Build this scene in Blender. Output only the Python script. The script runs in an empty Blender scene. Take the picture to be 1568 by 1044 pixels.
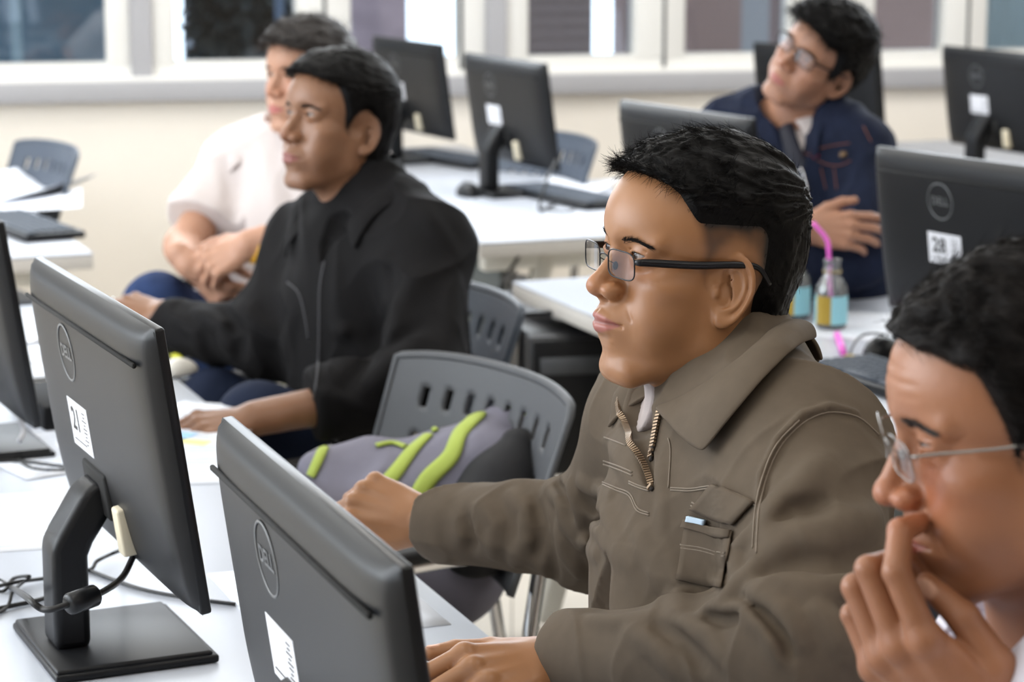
import bpy, bmesh, math, random
import numpy as np
from mathutils import Vector, Matrix
R = math.radians
scene = bpy.context.scene
C = scene.collection

# ---------------- camera, world, lights, exposure ----------------
FPX = 3600.0; CAMH = 1.55; PITCH = R(10.7)
cam = bpy.data.cameras.new('camera'); camo = bpy.data.objects.new('camera', cam); C.objects.link(camo)
camo.location = (0, 0, CAMH); camo.rotation_euler = (R(90) - PITCH, 0, 0)
cam.sensor_fit = 'HORIZONTAL'; cam.sensor_width = 36.0; cam.lens = 36.0 * FPX / 1568.0
cam.clip_start = 0.05; cam.clip_end = 200
cam.dof.use_dof = True; cam.dof.focus_distance = 2.2; cam.dof.aperture_fstop = 7.5
scene.camera = camo
scene.view_settings.view_transform = 'Standard'; scene.view_settings.look = 'None'
scene.view_settings.gamma = 1.0; scene.view_settings.exposure = 0.0
scene.view_settings.use_curve_mapping = False
try:
    scene.cycles.use_denoising = True
    scene.cycles.max_bounces = 8; scene.cycles.transparent_max_bounces = 12
    scene.cycles.caustics_reflective = False; scene.cycles.caustics_refractive = False
except Exception: pass
world = bpy.data.worlds.new('sky'); scene.world = world; world.use_nodes = True
wn = world.node_tree
bgn = wn.nodes['Background']; bgn.inputs['Color'].default_value = (0.80, 0.90, 1.0, 1); bgn.inputs['Strength'].default_value = 3.4

def area(name, loc, target, sx, sy, power, col=(1, 1, 1)):
    l = bpy.data.lights.new(name, 'AREA'); l.shape = 'RECTANGLE'; l.size = sx; l.size_y = sy
    l.energy = power; l.color = col
    o = bpy.data.objects.new(name, l); C.objects.link(o); o.location = loc
    d = Vector(target) - Vector(loc); o.rotation_euler = d.to_track_quat('-Z', 'Y').to_euler()
    return o
# daylight falling in through the windows of the back wall and through the window band of the left wall
area('daylight_back', (0.2, 6.75, 1.95), (-0.1, 3.0, 0.9), 5.5, 1.3, 105, (0.86, 0.93, 1.0))
area('daylight_left', (-3.9, 2.6, 2.1), (0.0, 2.2, 0.9), 3.6, 1.5, 120, (0.90, 0.95, 1.0))
# an added fill row brightening the back wall, then rows of ceiling tubes
for cx_ in (-2.4, -.4, 1.6, 3.6): area('ceiling_tube_or_fill_light', (cx_, 6.75, 2.93), (cx_ - .1, 7.6, .3), 1.2, .3, 18, (1.0, 0.97, 0.93))
for cx_ in (-2.6, -0.6, 1.4, 3.4):
    for cy_ in (-0.8, 1.6, 3.8, 5.6):
        area('ceiling_tube_or_fill_light', (cx_, cy_, 2.93), (cx_, cy_, 0), 0.30, 1.2, 9, (1.0, 0.965, 0.92))

# pixel of the 1568x1044 frame -> point in the room at a depth along the view axis, or at a height
cP, sP = math.cos(PITCH), math.sin(PITCH)
def pray(px, py):
    u = (px - 784.0) / FPX; v = (522.0 - py) / FPX
    return np.array([u, cP + v * sP, -sP + v * cP])
def pt(px, py, D): return np.array([0, 0, CAMH]) + pray(px, py) * D
def ptz(px, py, z):
    r = pray(px, py); return np.array([0, 0, CAMH]) + r * ((z - CAMH) / r[2])
def prj(p):
    x, y, z = p[0], p[1], p[2] - CAMH
    d = y * cP - z * sP; v = y * sP + z * cP
    return (784 + FPX * x / d, 522 - FPX * v / d, d)
# ---------------- materials ----------------
def nd(nt, typ, **kw):
    n = nt.nodes.new(typ)
    for k, v in kw.items():
        if k in n.inputs: n.inputs[k].default_value = v
        else: setattr(n, k, v)
    return n
def mat(name, col, rough=0.5, metal=0.0, spec=0.5, bump=0.0, bscale=200.0, bdist=0.001, var=0.0, vscale=8.0, attr=False,
        sss=0.0, trans=0.0, coat=0.0, sheen=0.0, emit=None, estr=0.0, wave=None, ior=1.45, stretch=None):
    m = bpy.data.materials.new(name); m.use_nodes = True; nt = m.node_tree
    b = nt.nodes['Principled BSDF']; L = nt.links
    b.inputs['Base Color'].default_value = (*col, 1); b.inputs['Roughness'].default_value = rough
    b.inputs['Metallic'].default_value = metal; b.inputs['Specular IOR Level'].default_value = spec
    b.inputs['Transmission Weight'].default_value = trans; b.inputs['Coat Weight'].default_value = coat
    b.inputs['Sheen Weight'].default_value = sheen; b.inputs['IOR'].default_value = ior
    if sss > 0:
        b.inputs['Subsurface Weight'].default_value = sss; b.inputs['Subsurface Radius'].default_value = (1.0, 0.35, 0.2)
        b.inputs['Subsurface Scale'].default_value = 0.006
    if emit is not None:
        b.inputs['Emission Color'].default_value = (*emit, 1); b.inputs['Emission Strength'].default_value = estr
    tc = nd(nt, 'ShaderNodeTexCoord'); src = tc.outputs['Object']
    if stretch:
        mp = nd(nt, 'ShaderNodeMapping'); mp.inputs['Scale'].default_value = stretch; L.new(src, mp.inputs[0]); src = mp.outputs[0]
    cout = None
    if attr:
        a = nd(nt, 'ShaderNodeAttribute', attribute_name='col'); cout = a.outputs['Color']
    if var > 0:
        n = nd(nt, 'ShaderNodeTexNoise'); n.inputs['Scale'].default_value = vscale; n.inputs['Detail'].default_value = 5
        L.new(src, n.inputs['Vector'])
        mr = nd(nt, 'ShaderNodeMapRange'); mr.inputs['To Min'].default_value = 1 - var; mr.inputs['To Max'].default_value = 1 + var
        mr.inputs['From Min'].default_value = .3; mr.inputs['From Max'].default_value = .7
        L.new(n.outputs['Fac'], mr.inputs['Value'])
        mx = nd(nt, 'ShaderNodeMix', data_type='RGBA', blend_type='MULTIPLY'); mx.inputs[0].default_value = 1
        if cout is not None: L.new(cout, mx.inputs[6])
        else: mx.inputs[6].default_value = (*col, 1)
        L.new(mr.outputs[0], mx.inputs[7]); cout = mx.outputs[2]
    if cout is not None: L.new(cout, b.inputs['Base Color'])
    if bump > 0:
        if wave: n = nd(nt, 'ShaderNodeTexWave'); n.inputs['Scale'].default_value = bscale; n.bands_direction = wave; n.inputs['Distortion'].default_value = 1.5
        else: n = nd(nt, 'ShaderNodeTexNoise'); n.inputs['Scale'].default_value = bscale; n.inputs['Detail'].default_value = 3
        L.new(src, n.inputs['Vector'])
        bp = nd(nt, 'ShaderNodeBump'); bp.inputs['Strength'].default_value = bump; bp.inputs['Distance'].default_value = bdist
        L.new(n.outputs['Fac'], bp.inputs['Height']); L.new(bp.outputs[0], b.inputs['Normal'])
    return m
def srgb(r, g, b):
    f = lambda c: (c / 255 / 12.92) if c <= 10 else ((c / 255 + .055) / 1.055) ** 2.4
    return (f(r), f(g), f(b))

# ---------------- objects ----------------
def tag(o, label=None, cat=None, group=None, kind=None):
    if label: o['label'] = label
    if cat: o['category'] = cat
    if group: o['group'] = group
    if kind: o['kind'] = kind
    return o
def empty(name, loc=(0, 0, 0), rz=0.0, M=None):
    o = bpy.data.objects.new(name, None); C.objects.link(o); o.empty_display_size = 0.05
    if M is not None: o.matrix_world = M
    else: o.location = loc; o.rotation_euler = (0, 0, rz)
    return o
WS = set()
def link(name, me, m=None, parent=None, smooth=True, world_space=False):
    o = bpy.data.objects.new(name, me); C.objects.link(o)
    if m: me.materials.append(m)
    if parent is not None:
        o.parent = parent
        if world_space or parent.name in WS:
            bpy.context.view_layer.update(); o.matrix_parent_inverse = parent.matrix_world.inverted()
    return o
def copy_tree(o, parent=None):
    c = o.copy(); C.objects.link(c)
    if parent is not None: c.parent = parent
    for ch in list(o.children): copy_tree(ch, c)
    return c
class MB:
    """collects shapes into one mesh"""
    def __init__(s): s.v = []; s.f = []; s.sm = []; s.mi = []; s.cm = 0
    def add(s, V, F, smooth=False):
        b = len(s.v); s.v.extend([tuple(map(float, p)) for p in V]); s.f.extend([tuple(b + i for i in f) for f in F])
        s.sm.extend([smooth] * len(F)); s.mi.extend([s.cm] * len(F))
    def box(s, c, h, M=None):
        V = [(c[0] + sx * h[0], c[1] + sy * h[1], c[2] + sz * h[2]) for sx in (-1, 1) for sy in (-1, 1) for sz in (-1, 1)]
        if M is not None: V = [tuple(M @ Vector(p)) for p in V]
        s.add(V, [(0, 1, 3, 2), (4, 6, 7, 5), (0, 4, 5, 1), (2, 3, 7, 6), (0, 2, 6, 4), (1, 5, 7, 3)])
    def rbox(s, c, h, r=0.004, seg=2, M=None, smooth=True):
        bm = bmesh.new(); bmesh.ops.create_cube(bm, size=2)
        for v in bm.verts: v.co = Vector((v.co.x * h[0] + c[0], v.co.y * h[1] + c[1], v.co.z * h[2] + c[2]))
        bmesh.ops.bevel(bm, geom=bm.edges[:], offset=r, segments=seg, profile=.5, affect='EDGES', clamp_overlap=True)
        if M is not None: bmesh.ops.transform(bm, matrix=M, verts=bm.verts)
        bm.verts.index_update()
        s.add([v.co[:] for v in bm.verts], [[v.index for v in f.verts] for f in bm.faces], smooth); bm.free()
    def tube(s, pts, r, n=8, cap=True, closed=False, flat=1.0, up=None):
        P = [Vector(p) for p in pts]; m = len(P); rr = r if hasattr(r, '__len__') else [r] * m
        V = []; prev = None
        for i in range(m):
            if closed: t = (P[(i + 1) % m] - P[i - 1])
            else: t = P[min(i + 1, m - 1)] - P[max(i - 1, 0)]
            t = t.normalized() if t.length > 1e-9 else Vector((0, 0, 1))
            if prev is None:
                a = Vector(up) if up is not None else (Vector((0, 0, 1)) if abs(t.z) < .9 else Vector((1, 0, 0)))
            else: a = prev
            a = (a - t * a.dot(t)).normalized(); prev = a; b = t.cross(a)
            for k in range(n):
                an = 2 * math.pi * k / n
                V.append(P[i] + a * math.cos(an) * rr[i] + b * math.sin(an) * rr[i] * flat)
        F = []
        for i in range(m if closed else m - 1):
            j = (i + 1) % m
            for k in range(n): F.append((i * n + k, i * n + (k + 1) % n, j * n + (k + 1) % n, j * n + k))
        if cap and not closed: F.append(tuple(range(n - 1, -1, -1))); F.append(tuple((m - 1) * n + k for k in range(n)))
        s.add(V, F, True)
    def lathe(s, prof, n=24, c=(0, 0, 0), M=None):
        V = []; F = []
        for (r, z) in prof:
            for k in range(n):
                a = 2 * math.pi * k / n; V.append(Vector((c[0] + r * math.cos(a), c[1] + r * math.sin(a), c[2] + z)))
        if M is not None: V = [M @ p for p in V]
        for i in range(len(prof) - 1):
            for k in range(n): F.append((i * n + k, i * n + (k + 1) % n, (i + 1) * n + (k + 1) % n, (i + 1) * n + k))
        s.add(V, F, True)
    def prism(s, poly, z0, z1, M=None):
        n = len(poly); V = [Vector((p[0], p[1], z0)) for p in poly] + [Vector((p[0], p[1], z1)) for p in poly]
        if M is not None: V = [M @ p for p in V]
        F = [tuple(range(n - 1, -1, -1)), tuple(range(n, 2 * n))] + [(i, (i + 1) % n, n + (i + 1) % n, n + i) for i in range(n)]
        s.add(V, F)
    def grid(s, G, smooth=True, closed_u=False):
        """G[i][j] points"""
        nu = len(G); nv = len(G[0]); V = [p for row in G for p in row]; F = []
        for i in range(nu if closed_u else nu - 1):
            for j in range(nv - 1):
                a = i * nv + j; b = ((i + 1) % nu) * nv + j; F.append((a, b, b + 1, a + 1))
        s.add(V, F, smooth)
    def build(s, name, m, parent=None, ws=False, mats=None, auto=None):
        me = bpy.data.meshes.new(name); me.from_pydata(s.v, [], s.f); me.polygons.foreach_set('use_smooth', s.sm)
        o = link(name, me, None, parent, world_space=ws)
        for q in (mats or [m]): me.materials.append(q)
        if mats: me.polygons.foreach_set('material_index', s.mi)
        if auto:
            me.polygons.foreach_set('use_smooth', [True] * len(me.polygons)); me.set_sharp_from_angle(angle=R(auto))
        me.update(); return o
def fast_mesh(name, V, Q, k=4, smooth=True, col=None):
    me = bpy.data.meshes.new(name); V = np.asarray(V, np.float32); Q = np.asarray(Q, np.int32)
    me.vertices.add(len(V)); me.vertices.foreach_set('co', V.ravel())
    me.loops.add(Q.size); me.loops.foreach_set('vertex_index', Q.ravel())
    me.polygons.add(len(Q)); me.polygons.foreach_set('loop_start', np.arange(len(Q), dtype=np.int32) * k)
    me.polygons.foreach_set('use_smooth', np.full(len(Q), smooth)); me.update(calc_edges=True)
    if col is not None:
        a = me.color_attributes.new('col', 'FLOAT_COLOR', 'POINT')
        c4 = np.ones((len(V), 4), np.float32); c4[:, :3] = col; a.data.foreach_set('color', c4.ravel())
    return me

# ---------------- distance fields ----------------
f32 = np.float32
def A3(p): return np.asarray(p, dtype=f32)
def nrm(v): v = np.asarray(v, float); return v / np.linalg.norm(v)
def sph(P, c, r): return np.sqrt(((P - A3(c)) ** 2).sum(1)) - f32(r)
def ell(P, c, r, B=None):
    q = P - A3(c)
    if B is not None: q = q @ A3(B).T
    r = A3(r); k0 = np.sqrt(((q / r) ** 2).sum(1)); k1 = np.sqrt(((q / (r * r)) ** 2).sum(1)) + f32(1e-9)
    return k0 * (k0 - 1) / k1
def cap(P, a, b, ra, rb=None):
    if rb is None: rb = ra
    a = A3(a); ab = A3(b) - a; pa = P - a
    t = np.clip((pa @ ab) / f32(ab @ ab + 1e-12), 0, 1)
    return np.sqrt(((pa - t[:, None] * ab) ** 2).sum(1)) - (f32(ra) + f32(rb - ra) * t)
def ecap(P, a, b, ra, rb, axis, flat):
    """capsule squashed along 'axis' by factor flat (<1 thinner)"""
    a = A3(a); n = A3(nrm(axis)); ab = A3(b) - a; pa = P - a
    k = f32(1.0 / flat - 1.0)
    pa2 = pa + (pa @ n)[:, None] * n * k; ab2 = ab + (ab @ n) * n * k
    t = np.clip((pa2 @ ab2) / f32(ab2 @ ab2 + 1e-12), 0, 1)
    rr = f32(ra) + f32(rb - ra) * t
    q = pa2 - t[:, None] * ab2; l = np.sqrt((q ** 2).sum(1)) + f32(1e-9)
    q3 = q + (q @ n)[:, None] * n * k
    g = np.sqrt((q3 ** 2).sum(1)) / l
    return (l - rr) / np.maximum(g, 1)
def smin(a, b, k):
    h = np.clip(.5 + .5 * (b - a) / f32(k), 0, 1); return b + (a - b) * h - f32(k) * h * (1 - h)
def smax(a, b, k): return -smin(-a, -b, k)
def SS(x, a, b):
    t = np.clip((x - a) / (b - a), 0, 1); return t * t * (3 - 2 * t)
# value noise
_rs = np.random.RandomState(5); _tab = _rs.rand(64, 64, 64).astype(f32)
def noise3(P, s):
    q = P * f32(s); i = np.floor(q).astype(np.int64); f = (q - i).astype(f32); f = f * f * (3 - 2 * f)
    i &= 63; j = (i + 1) & 63
    x0, y0, z0 = i.T; x1, y1, z1 = j.T; fx, fy, fz = f.T; T = _tab
    a = T[x0, y0, z0] * (1 - fx) + T[x1, y0, z0] * fx; b = T[x0, y1, z0] * (1 - fx) + T[x1, y1, z0] * fx
    c = T[x0, y0, z1] * (1 - fx) + T[x1, y0, z1] * fx; d = T[x0, y1, z1] * (1 - fx) + T[x1, y1, z1] * fx
    return ((a * (1 - fy) + b * fy) * (1 - fz) + (c * (1 - fy) + d * fy) * fz) * 2 - 1
def wrink(P, s=8.0, amp=.005):
    """ridged creases of worn cloth"""
    W = np.stack([noise3(P + 5.3, s * .6), noise3(P + 9.1, s * .6), noise3(P + 2.7, s * .6)], 1)
    q = P + W * f32(.35 / s); r = 1 - np.abs(noise3(q, s)); r2 = 1 - np.abs(noise3(q * A3((1, 1, .6)) + 4.4, s * 1.9))
    return (r ** 6 - .25) * f32(amp) + (r2 ** 5 - .3) * f32(amp * .35)
def chunked(f, P, n=400000):
    if len(P) <= n: return f(P)
    return np.concatenate([f(P[i:i + n]) for i in range(0, len(P), n)])
def axis_pts(lo, hi, step, bands=()):
    """coordinates from lo to hi at 'step', at the finer step inside the bands (a, b, fine)"""
    x = [lo]
    while x[-1] < hi:
        s = step
        for (a, b, t) in bands:
            if a <= x[-1] <= b: s = min(s, t)
            else:
                d = max(a - x[-1], x[-1] - b); s = min(s, t + d * 0.25)
        x.append(x[-1] + s)
    while (len(x) - 1) % 8: x.append(x[-1] + step)
    return np.array(x, f32)
def mesh_field(f, xs, ys, zs, project=2):
    """surface nets on a sparse rectilinear grid"""
    B = 8; nx, ny, nz = len(xs) - 1, len(ys) - 1, len(zs) - 1
    def bc(a): lo = a[:-1:B]; hi = a[B::B]; return (lo + hi) / 2, (hi - lo) / 2
    (cx, hx), (cy, hy), (cz, hz) = bc(xs), bc(ys), bc(zs)
    G = np.stack(np.meshgrid(cx, cy, cz, indexing='ij'), -1).reshape(-1, 3).astype(f32)
    H = np.stack(np.meshgrid(hx, hy, hz, indexing='ij'), -1).reshape(-1, 3); rad = np.sqrt((H ** 2).sum(1))
    d = chunked(f, G); act = np.nonzero(np.abs(d) < rad * 1.5 + .006)[0]
    bx, by, bz = np.unravel_index(act, (len(cx), len(cy), len(cz)))
    o = np.arange(B + 1); ox, oy, oz = np.meshgrid(o, o, o, indexing='ij')
    IX = bx[:, None] * B + ox.ravel(); IY = by[:, None] * B + oy.ravel(); IZ = bz[:, None] * B + oz.ravel()
    P = np.stack([xs[IX], ys[IY], zs[IZ]], -1).reshape(-1, 3)
    D = chunked(f, P).reshape(-1, B + 1, B + 1, B + 1)
    P = P.reshape(-1, B + 1, B + 1, B + 1, 3)
    S = D < 0
    # cell vertices
    cs = [(a, b, c) for a in (0, 1) for b in (0, 1) for c in (0, 1)]
    sl = lambda k: slice(k, k + B)
    cnt = sum(S[:, sl(a), sl(b), sl(c)].astype(np.int8) for a, b, c in cs)
    mix = (cnt > 0) & (cnt < 8); cb, ci, cj, ck = np.nonzero(mix)
    acc = np.zeros((len(cb), 3), f32); n = np.zeros(len(cb), f32)
    for a in cs:
        for ax in range(3):
            if a[ax]: continue
            b = list(a); b[ax] = 1
            da = D[cb, ci + a[0], cj + a[1], ck + a[2]]; db = D[cb, ci + b[0], cj + b[1], ck + b[2]]
            m = (da < 0) != (db < 0)
            t = np.where(m, da / np.where(m, da - db, 1), 0)[:, None]
            pa = P[cb, ci + a[0], cj + a[1], ck + a[2]]; pb = P[cb, ci + b[0], cj + b[1], ck + b[2]]
            acc += np.where(m[:, None], pa + (pb - pa) * t, 0); n += m
    V = acc / n[:, None]
    gid = lambda x, y, z: (x.astype(np.int64) * (ny + 2) + y) * (nz + 2) + z
    vid = gid(bx[cb] * B + ci, by[cb] * B + cj, bz[cb] * B + ck)
    order = np.argsort(vid); svid = vid[order]
    def look(g):
        i = np.clip(np.searchsorted(svid, g), 0, len(svid) - 1); ok = svid[i] == g; return order[i], ok
    Q = []
    for ax in range(3):
        s0 = S[:, :B, :B, :B]; s1 = [S[:, 1:, :B, :B], S[:, :B, 1:, :B], S[:, :B, :B, 1:]][ax]
        eb, ei, ej, ek = np.nonzero(s0 != s1); inside = s0[eb, ei, ej, ek]
        g = [bx[eb] * B + ei, by[eb] * B + ej, bz[eb] * B + ek]; u, v = (ax + 1) % 3, (ax + 2) % 3
        q = []; ok = np.ones(len(eb), bool)
        for (du, dv) in ((0, 0), (1, 0), (1, 1), (0, 1)):
            h = [k.copy() for k in g]; h[u] = h[u] - du; h[v] = h[v] - dv
            i, o2 = look(gid(*h)); q.append(i); ok &= o2
        q = np.stack(q, 1); q = np.where(inside[:, None], q, q[:, ::-1]); Q.append(q[ok])
    Q = np.concatenate(Q)
    V = V.astype(f32)
    for _ in range(project):
        e = 4e-4; g = np.empty_like(V)
        for a in range(3):
            dv = np.zeros(3, f32); dv[a] = e
            g[:, a] = (chunked(f, V + dv) - chunked(f, V - dv)) / (2 * e)
        dd = chunked(f, V); l2 = np.maximum((g ** 2).sum(1), .25)
        st = -(dd / l2)[:, None] * g; l = np.sqrt((st ** 2).sum(1)); lim = .0015
        st *= np.where(l > lim, lim / np.maximum(l, 1e-9), 1)[:, None]; V = V + st
    return V, Q
def grad(f, V, e=5e-4):
    g = np.empty_like(V)
    for a in range(3):
        dv = np.zeros(3, f32); dv[a] = e; g[:, a] = chunked(f, V + dv) - chunked(f, V - dv)
    return g / (np.sqrt((g ** 2).sum(1))[:, None] + 1e-9)
def raymarch(f, pix, t0=.6, t1=8.0, o=None, dirs=None):
    """points of the surface f=0 seen through pixels (or along given rays)"""
    if dirs is None:
        dirs = np.array([pray(*p) for p in pix]); o = np.repeat(np.array([[0, 0, CAMH]]), len(dirs), 0)
    nrmd = np.sqrt((dirs ** 2).sum(1))[:, None]; dn = (dirs / nrmd).astype(f32); o = np.asarray(o, f32); t = np.full(len(dn), t0, f32)
    for _ in range(160): 
        d = f(o + dn * t[:, None]); t = np.minimum(t + np.where(np.abs(d) > 2e-4, d * f32(.6), 0), t1)
    P = o + dn * t[:, None]; return P, grad(f, P), t < t1 - .01
def dens(path, step):
    """resample a polyline"""
    P = [np.asarray(p, float) for p in path]; out = [P[0]]
    for a, b in zip(P[:-1], P[1:]):
        k = max(1, int(math.ceil(np.linalg.norm(b - a) / step)))
        for i in range(1, k + 1): out.append(a + (b - a) * i / k)
    return out
def smooth_path(path, n=6):
    """catmull-rom through the points"""
    P = [np.asarray(p, float) for p in path]; P = [2 * P[0] - P[1]] + P + [2 * P[-1] - P[-2]]; out = []
    for i in range(1, len(P) - 2):
        a, b, c, d = P[i - 1:i + 3]
        for k in range(n):
            t = k / n; out.append(.5 * ((2 * b) + (c - a) * t + (2 * a - 5 * b + 4 * c - d) * t * t + (3 * b - a - 3 * c + d) * t ** 3))
    out.append(P[-2]); return out
# ---------------- head: local frame in centimetres, x to the person's left, y forward, z up, origin between the ears ----------------
class Head:
    def __init__(s, centre, yaw_dir, pitch=0.0, roll=0.0, scale=1.0, **kw):
        """yaw_dir: horizontal facing direction; pitch>0 looks up; roll>0 tips the crown to the person's right"""
        F = Vector((yaw_dir[0], yaw_dir[1], 0)).normalized(); Lf = Vector((-F.y, F.x, 0)); U = Vector((0, 0, 1))
        M = Matrix((( -0.0, 0, 0), (0, 0, 0), (0, 0, 0)))
        q = Matrix.Rotation(R(-pitch), 3, Lf) ; F2 = q @ F; U2 = q @ U
        q2 = Matrix.Rotation(R(-roll), 3, -F2); U3 = q2 @ U2; L3 = q2 @ Lf
        s.B = np.array([[*L3], [*F2], [*U3]], f32)  # rows: local axes in the room
        s.c = np.array(centre, f32); s.sc = scale
        s.p = dict(width=1.0, jaw=1.0, nose=1.0, nosew=1.0, lips=1.0, open_=.40, brow=1.0, cheek=1.0, neck=1.0, ear=.93, chin=1.0, long_=1.0, bags=0.0, nz=0.0, mz=0.0, bridge=1.0, muz=0.0, earf=-.3)
        s.p.update(kw)
    def loc(s, P): return ((P - s.c) @ s.B.T) * f32(100.0 / s.sc)
    def w(s, q): return s.c + (np.asarray(q, float) * s.sc / 100.0) @ s.B
    def wd(s, q): return np.asarray(q, float) @ s.B
    def field(s, P):
        q = s.loc(P); return head_field(q, s.p) * f32(s.sc / 100.0)
EYE = (3.1, 7.15, 2.0)
def head_field(q, p):
    ax = np.abs(q[:, 0]); Q = np.stack([ax / f32(p['width']), q[:, 1], q[:, 2]], 1)
    z = Q[:, 2]
    # lengthen the lower face
    Q[:, 2] = np.where(z < 0, z / f32(p['long_']), z)
    d = ell(Q, (0, -.2, 4.6), (7.55, 9.2, 7.9))
    d = smin(d, ell(Q, (0, 3.2, 4.6), (6.5, 6.3, 5.9)), 1.5)
    d = smin(d, ell(Q, (0, -2.8, 1.8), (6.6, 6.2, 6.2)), 1.5)
    face = ell(Q, (0, 3.4, -1.2), (6.1, 5.2, 6.4))
    d = smin(d, face, 1.2)
    d = smin(d, ell(Q, (4.3, 4.9, -.7), (2.3 * p['cheek'], 2.8, 1.9)), 1.4)
    jw = p['jaw']
    d = smin(d, cap(Q, (5.0 * jw, .9, -5.2), (1.9, 7.0, -8.6), 1.5, 1.5), 2.0)
    d = smin(d, cap(Q, (5.7, .6, -1.5), (5.0 * jw, 1.0, -5.0), 1.5, 1.6), 1.6)
    d = smin(d, ell(Q, (0, 3.4, -6.2), (4.3, 4.6, 3.0)), 1.6)
    d = smin(d, ell(Q, (3.2, 5.6, -3.8), (2.6, 2.6, 3.0)), 1.5)
    d = smin(d, ell(Q, (0, 6.7, -5.0), (2.9, 2.75, 3.0)), 1.6)
    d = smin(d, ell(Q, (0, 7.6 + .3 * (p['chin'] - 1) * 3, -8.7), (1.9, 1.5, 1.35)), 1.1)
    d = smin(d, ell(Q, (4.1, 2.6, -2.6), (2.1, 3.2, 3.6)), 1.4)
    # brow ridge and sockets
    d = smin(d, cap(Q, (1.0, 8.35, 3.35), (4.9, 6.9, 3.3), .75 * p['brow'], .6), 1.0)
    d = smax(d, -ell(Q, (3.0, 10.2, 1.9), (2.0, 2.1, 1.25)), 1.5)
    d = smax(d, -ell(Q, (1.9, 10.2, 1.4), (1.1, 1.6, 1.3)), 1.2)
    # nose
    n = p['nose']; nw = p['nosew']; nz = p['nz']; mz = p['mz']; mu = p['muz']
    d = smin(d, cap(Q, (0, 8.0 + .35 * p['bridge'], 2.3), (0, 9.0 + 1.3 * n, -1.4 + nz), .62, .80), .9)
    d = smin(d, cap(Q, (0, 7.3, 1.6), (0, 8.3, -1.3 + nz), .85, 1.35 * (.6 + .4 * nw)), .7)
    d = smin(d, ell(Q, (0, 9.15 + 1.35 * n, -1.85 + nz), (1.0 * nw, .98, .88)), .5)
    d = smin(d, ell(Q, (1.25 * nw, 9.35, -2.1 + nz), (.9, 1.2, .82)), .45)
    d = smin(d, ell(Q, (0, 9.0, -2.6 + nz), (.9, 1.3, .7)), .6)
    d = smax(d, -ell(Q, (.72 * nw, 9.95, -2.98 + nz), (.38, .62, .42)), .25)
    # eyes: lid dome, then the opening
    e = EYE
    d = smin(d, ell(Q, e, (1.75, 1.42, 1.35)), .5)
    d = smin(d, cap(Q, (1.9, 8.05, 3.0), (4.3, 7.15, 2.8), .42, .40), .7)   # fold above the lid
    if p['bags'] > 0: d = smin(d, cap(Q, (2.2, 8.0, .75), (4.2, 7.2, .8), .42 * p['bags']), .5)
    dx = Q[:, 0] - e[0]; op = p['open_']
    h = op * (1 - (dx / 1.45) ** 2); zc = e[2] - .02 + .07 * dx
    lens = np.maximum(np.abs(Q[:, 2] - zc - .03 * op) - np.maximum(h, -1), np.abs(dx) - 1.45)
    cav = np.maximum(lens, -(Q[:, 1] - e[1] - .15)); cav = np.maximum(cav, Q[:, 1] - 11)
    d = smax(d, -cav, .12)
    # crease of the upper lid
    cz = e[2] + .02 + .07 * dx + .36 + np.maximum(h, 0) * .75
    rr = np.sqrt((Q[:, 2] - cz) ** 2 + (np.sqrt(np.maximum((Q[:, 1] - e[1]) ** 2 + dx * dx, 0)) - 1.5) ** 2) - .05
    d = smax(d, -np.maximum(rr, np.abs(dx) - 1.5), .22)
    # mouth
    lp = p['lips']; L = lambda x, y, z: (x, y + mu, z + mz)
    if mu: d = smin(d, ell(Q, L(0, 6.9, -5.1), (2.7, 2.75, 2.0)), 1.2)
    up = np.minimum(cap(Q, L(.25, 9.35, -4.75), L(1.2, 9.05, -4.95), .48 * lp, .42 * lp), cap(Q, L(1.2, 9.05, -4.95), L(2.4, 8.0, -5.25), .42 * lp, .22))
    lo = np.minimum(cap(Q, L(0, 9.2, -5.75), L(1.2, 8.9, -5.65), .58 * lp, .46 * lp), cap(Q, L(1.2, 8.9, -5.65), L(2.3, 8.0, -5.35), .46 * lp, .22))
    d = smin(d, np.minimum(up, lo), .32)
    ml = np.minimum(cap(Q, L(0, 9.95, -5.2), L(1.3, 9.45, -5.24), .07), cap(Q, L(1.3, 9.45, -5.24), L(2.6, 8.25, -5.32), .07))
    d = smax(d, -ml, .42)
    d = smax(d, -cap(Q, (0, 9.9 + mu, -3.2 + nz), (0, 9.8 + mu, -4.2 + mz), .06), .5)   # philtrum
    d = smax(d, -ell(Q, L(0, 10.0, -6.95), (1.7, 1.0, .32)), .8)      # dip over the chin
    d = smax(d, -cap(Q, (2.2, 9.0, -2.4 + nz), (3.5, 8.35, -4.6 + mz), .02), .38)  # nasolabial
    # ear
    eb = nrm((.50, -.86, 0)); eu = nrm(np.array((.08, -.36, 1.0))); eu = nrm(eu - eb * (eu @ eb)); en = -np.cross(eb, eu)
    if en[0] < 0: en = -en
    k = p['ear']; eq = (Q - A3((7.0, p['earf'], -.3))) @ A3(np.stack([eb, eu, en])).T / f32(k)
    u, v, w_ = eq.T
    wid = 1.95 * (1 - .16 * np.clip(-v / 3, 0, 1)) ; uc = .55 + .10 * v
    rho = np.sqrt(((u - uc) / wid) ** 2 + (v / 3.0) ** 2) + 1e-6
    ind = (rho - 1) * 2.0
    wc = w_ - .10 - .12 * np.clip(rho, 0, 1.2) ** 2
    plate = smax(np.abs(wc + .12) - .13, ind, .2)
    rim = np.sqrt(ind ** 2 + (wc - .02) ** 2) - .27
    rim = np.maximum(rim, -(u - uc + .75) - .0 * v)            # open at the front edge
    rim2 = np.minimum(rim, cap(eq, (-.35, 1.6, .1), (-.45, .5, -.05), .22))
    rho2 = np.sqrt(((u - uc - .12) / (wid * .60)) ** 2 + ((v - .1) / 1.9) ** 2) + 1e-6
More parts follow.
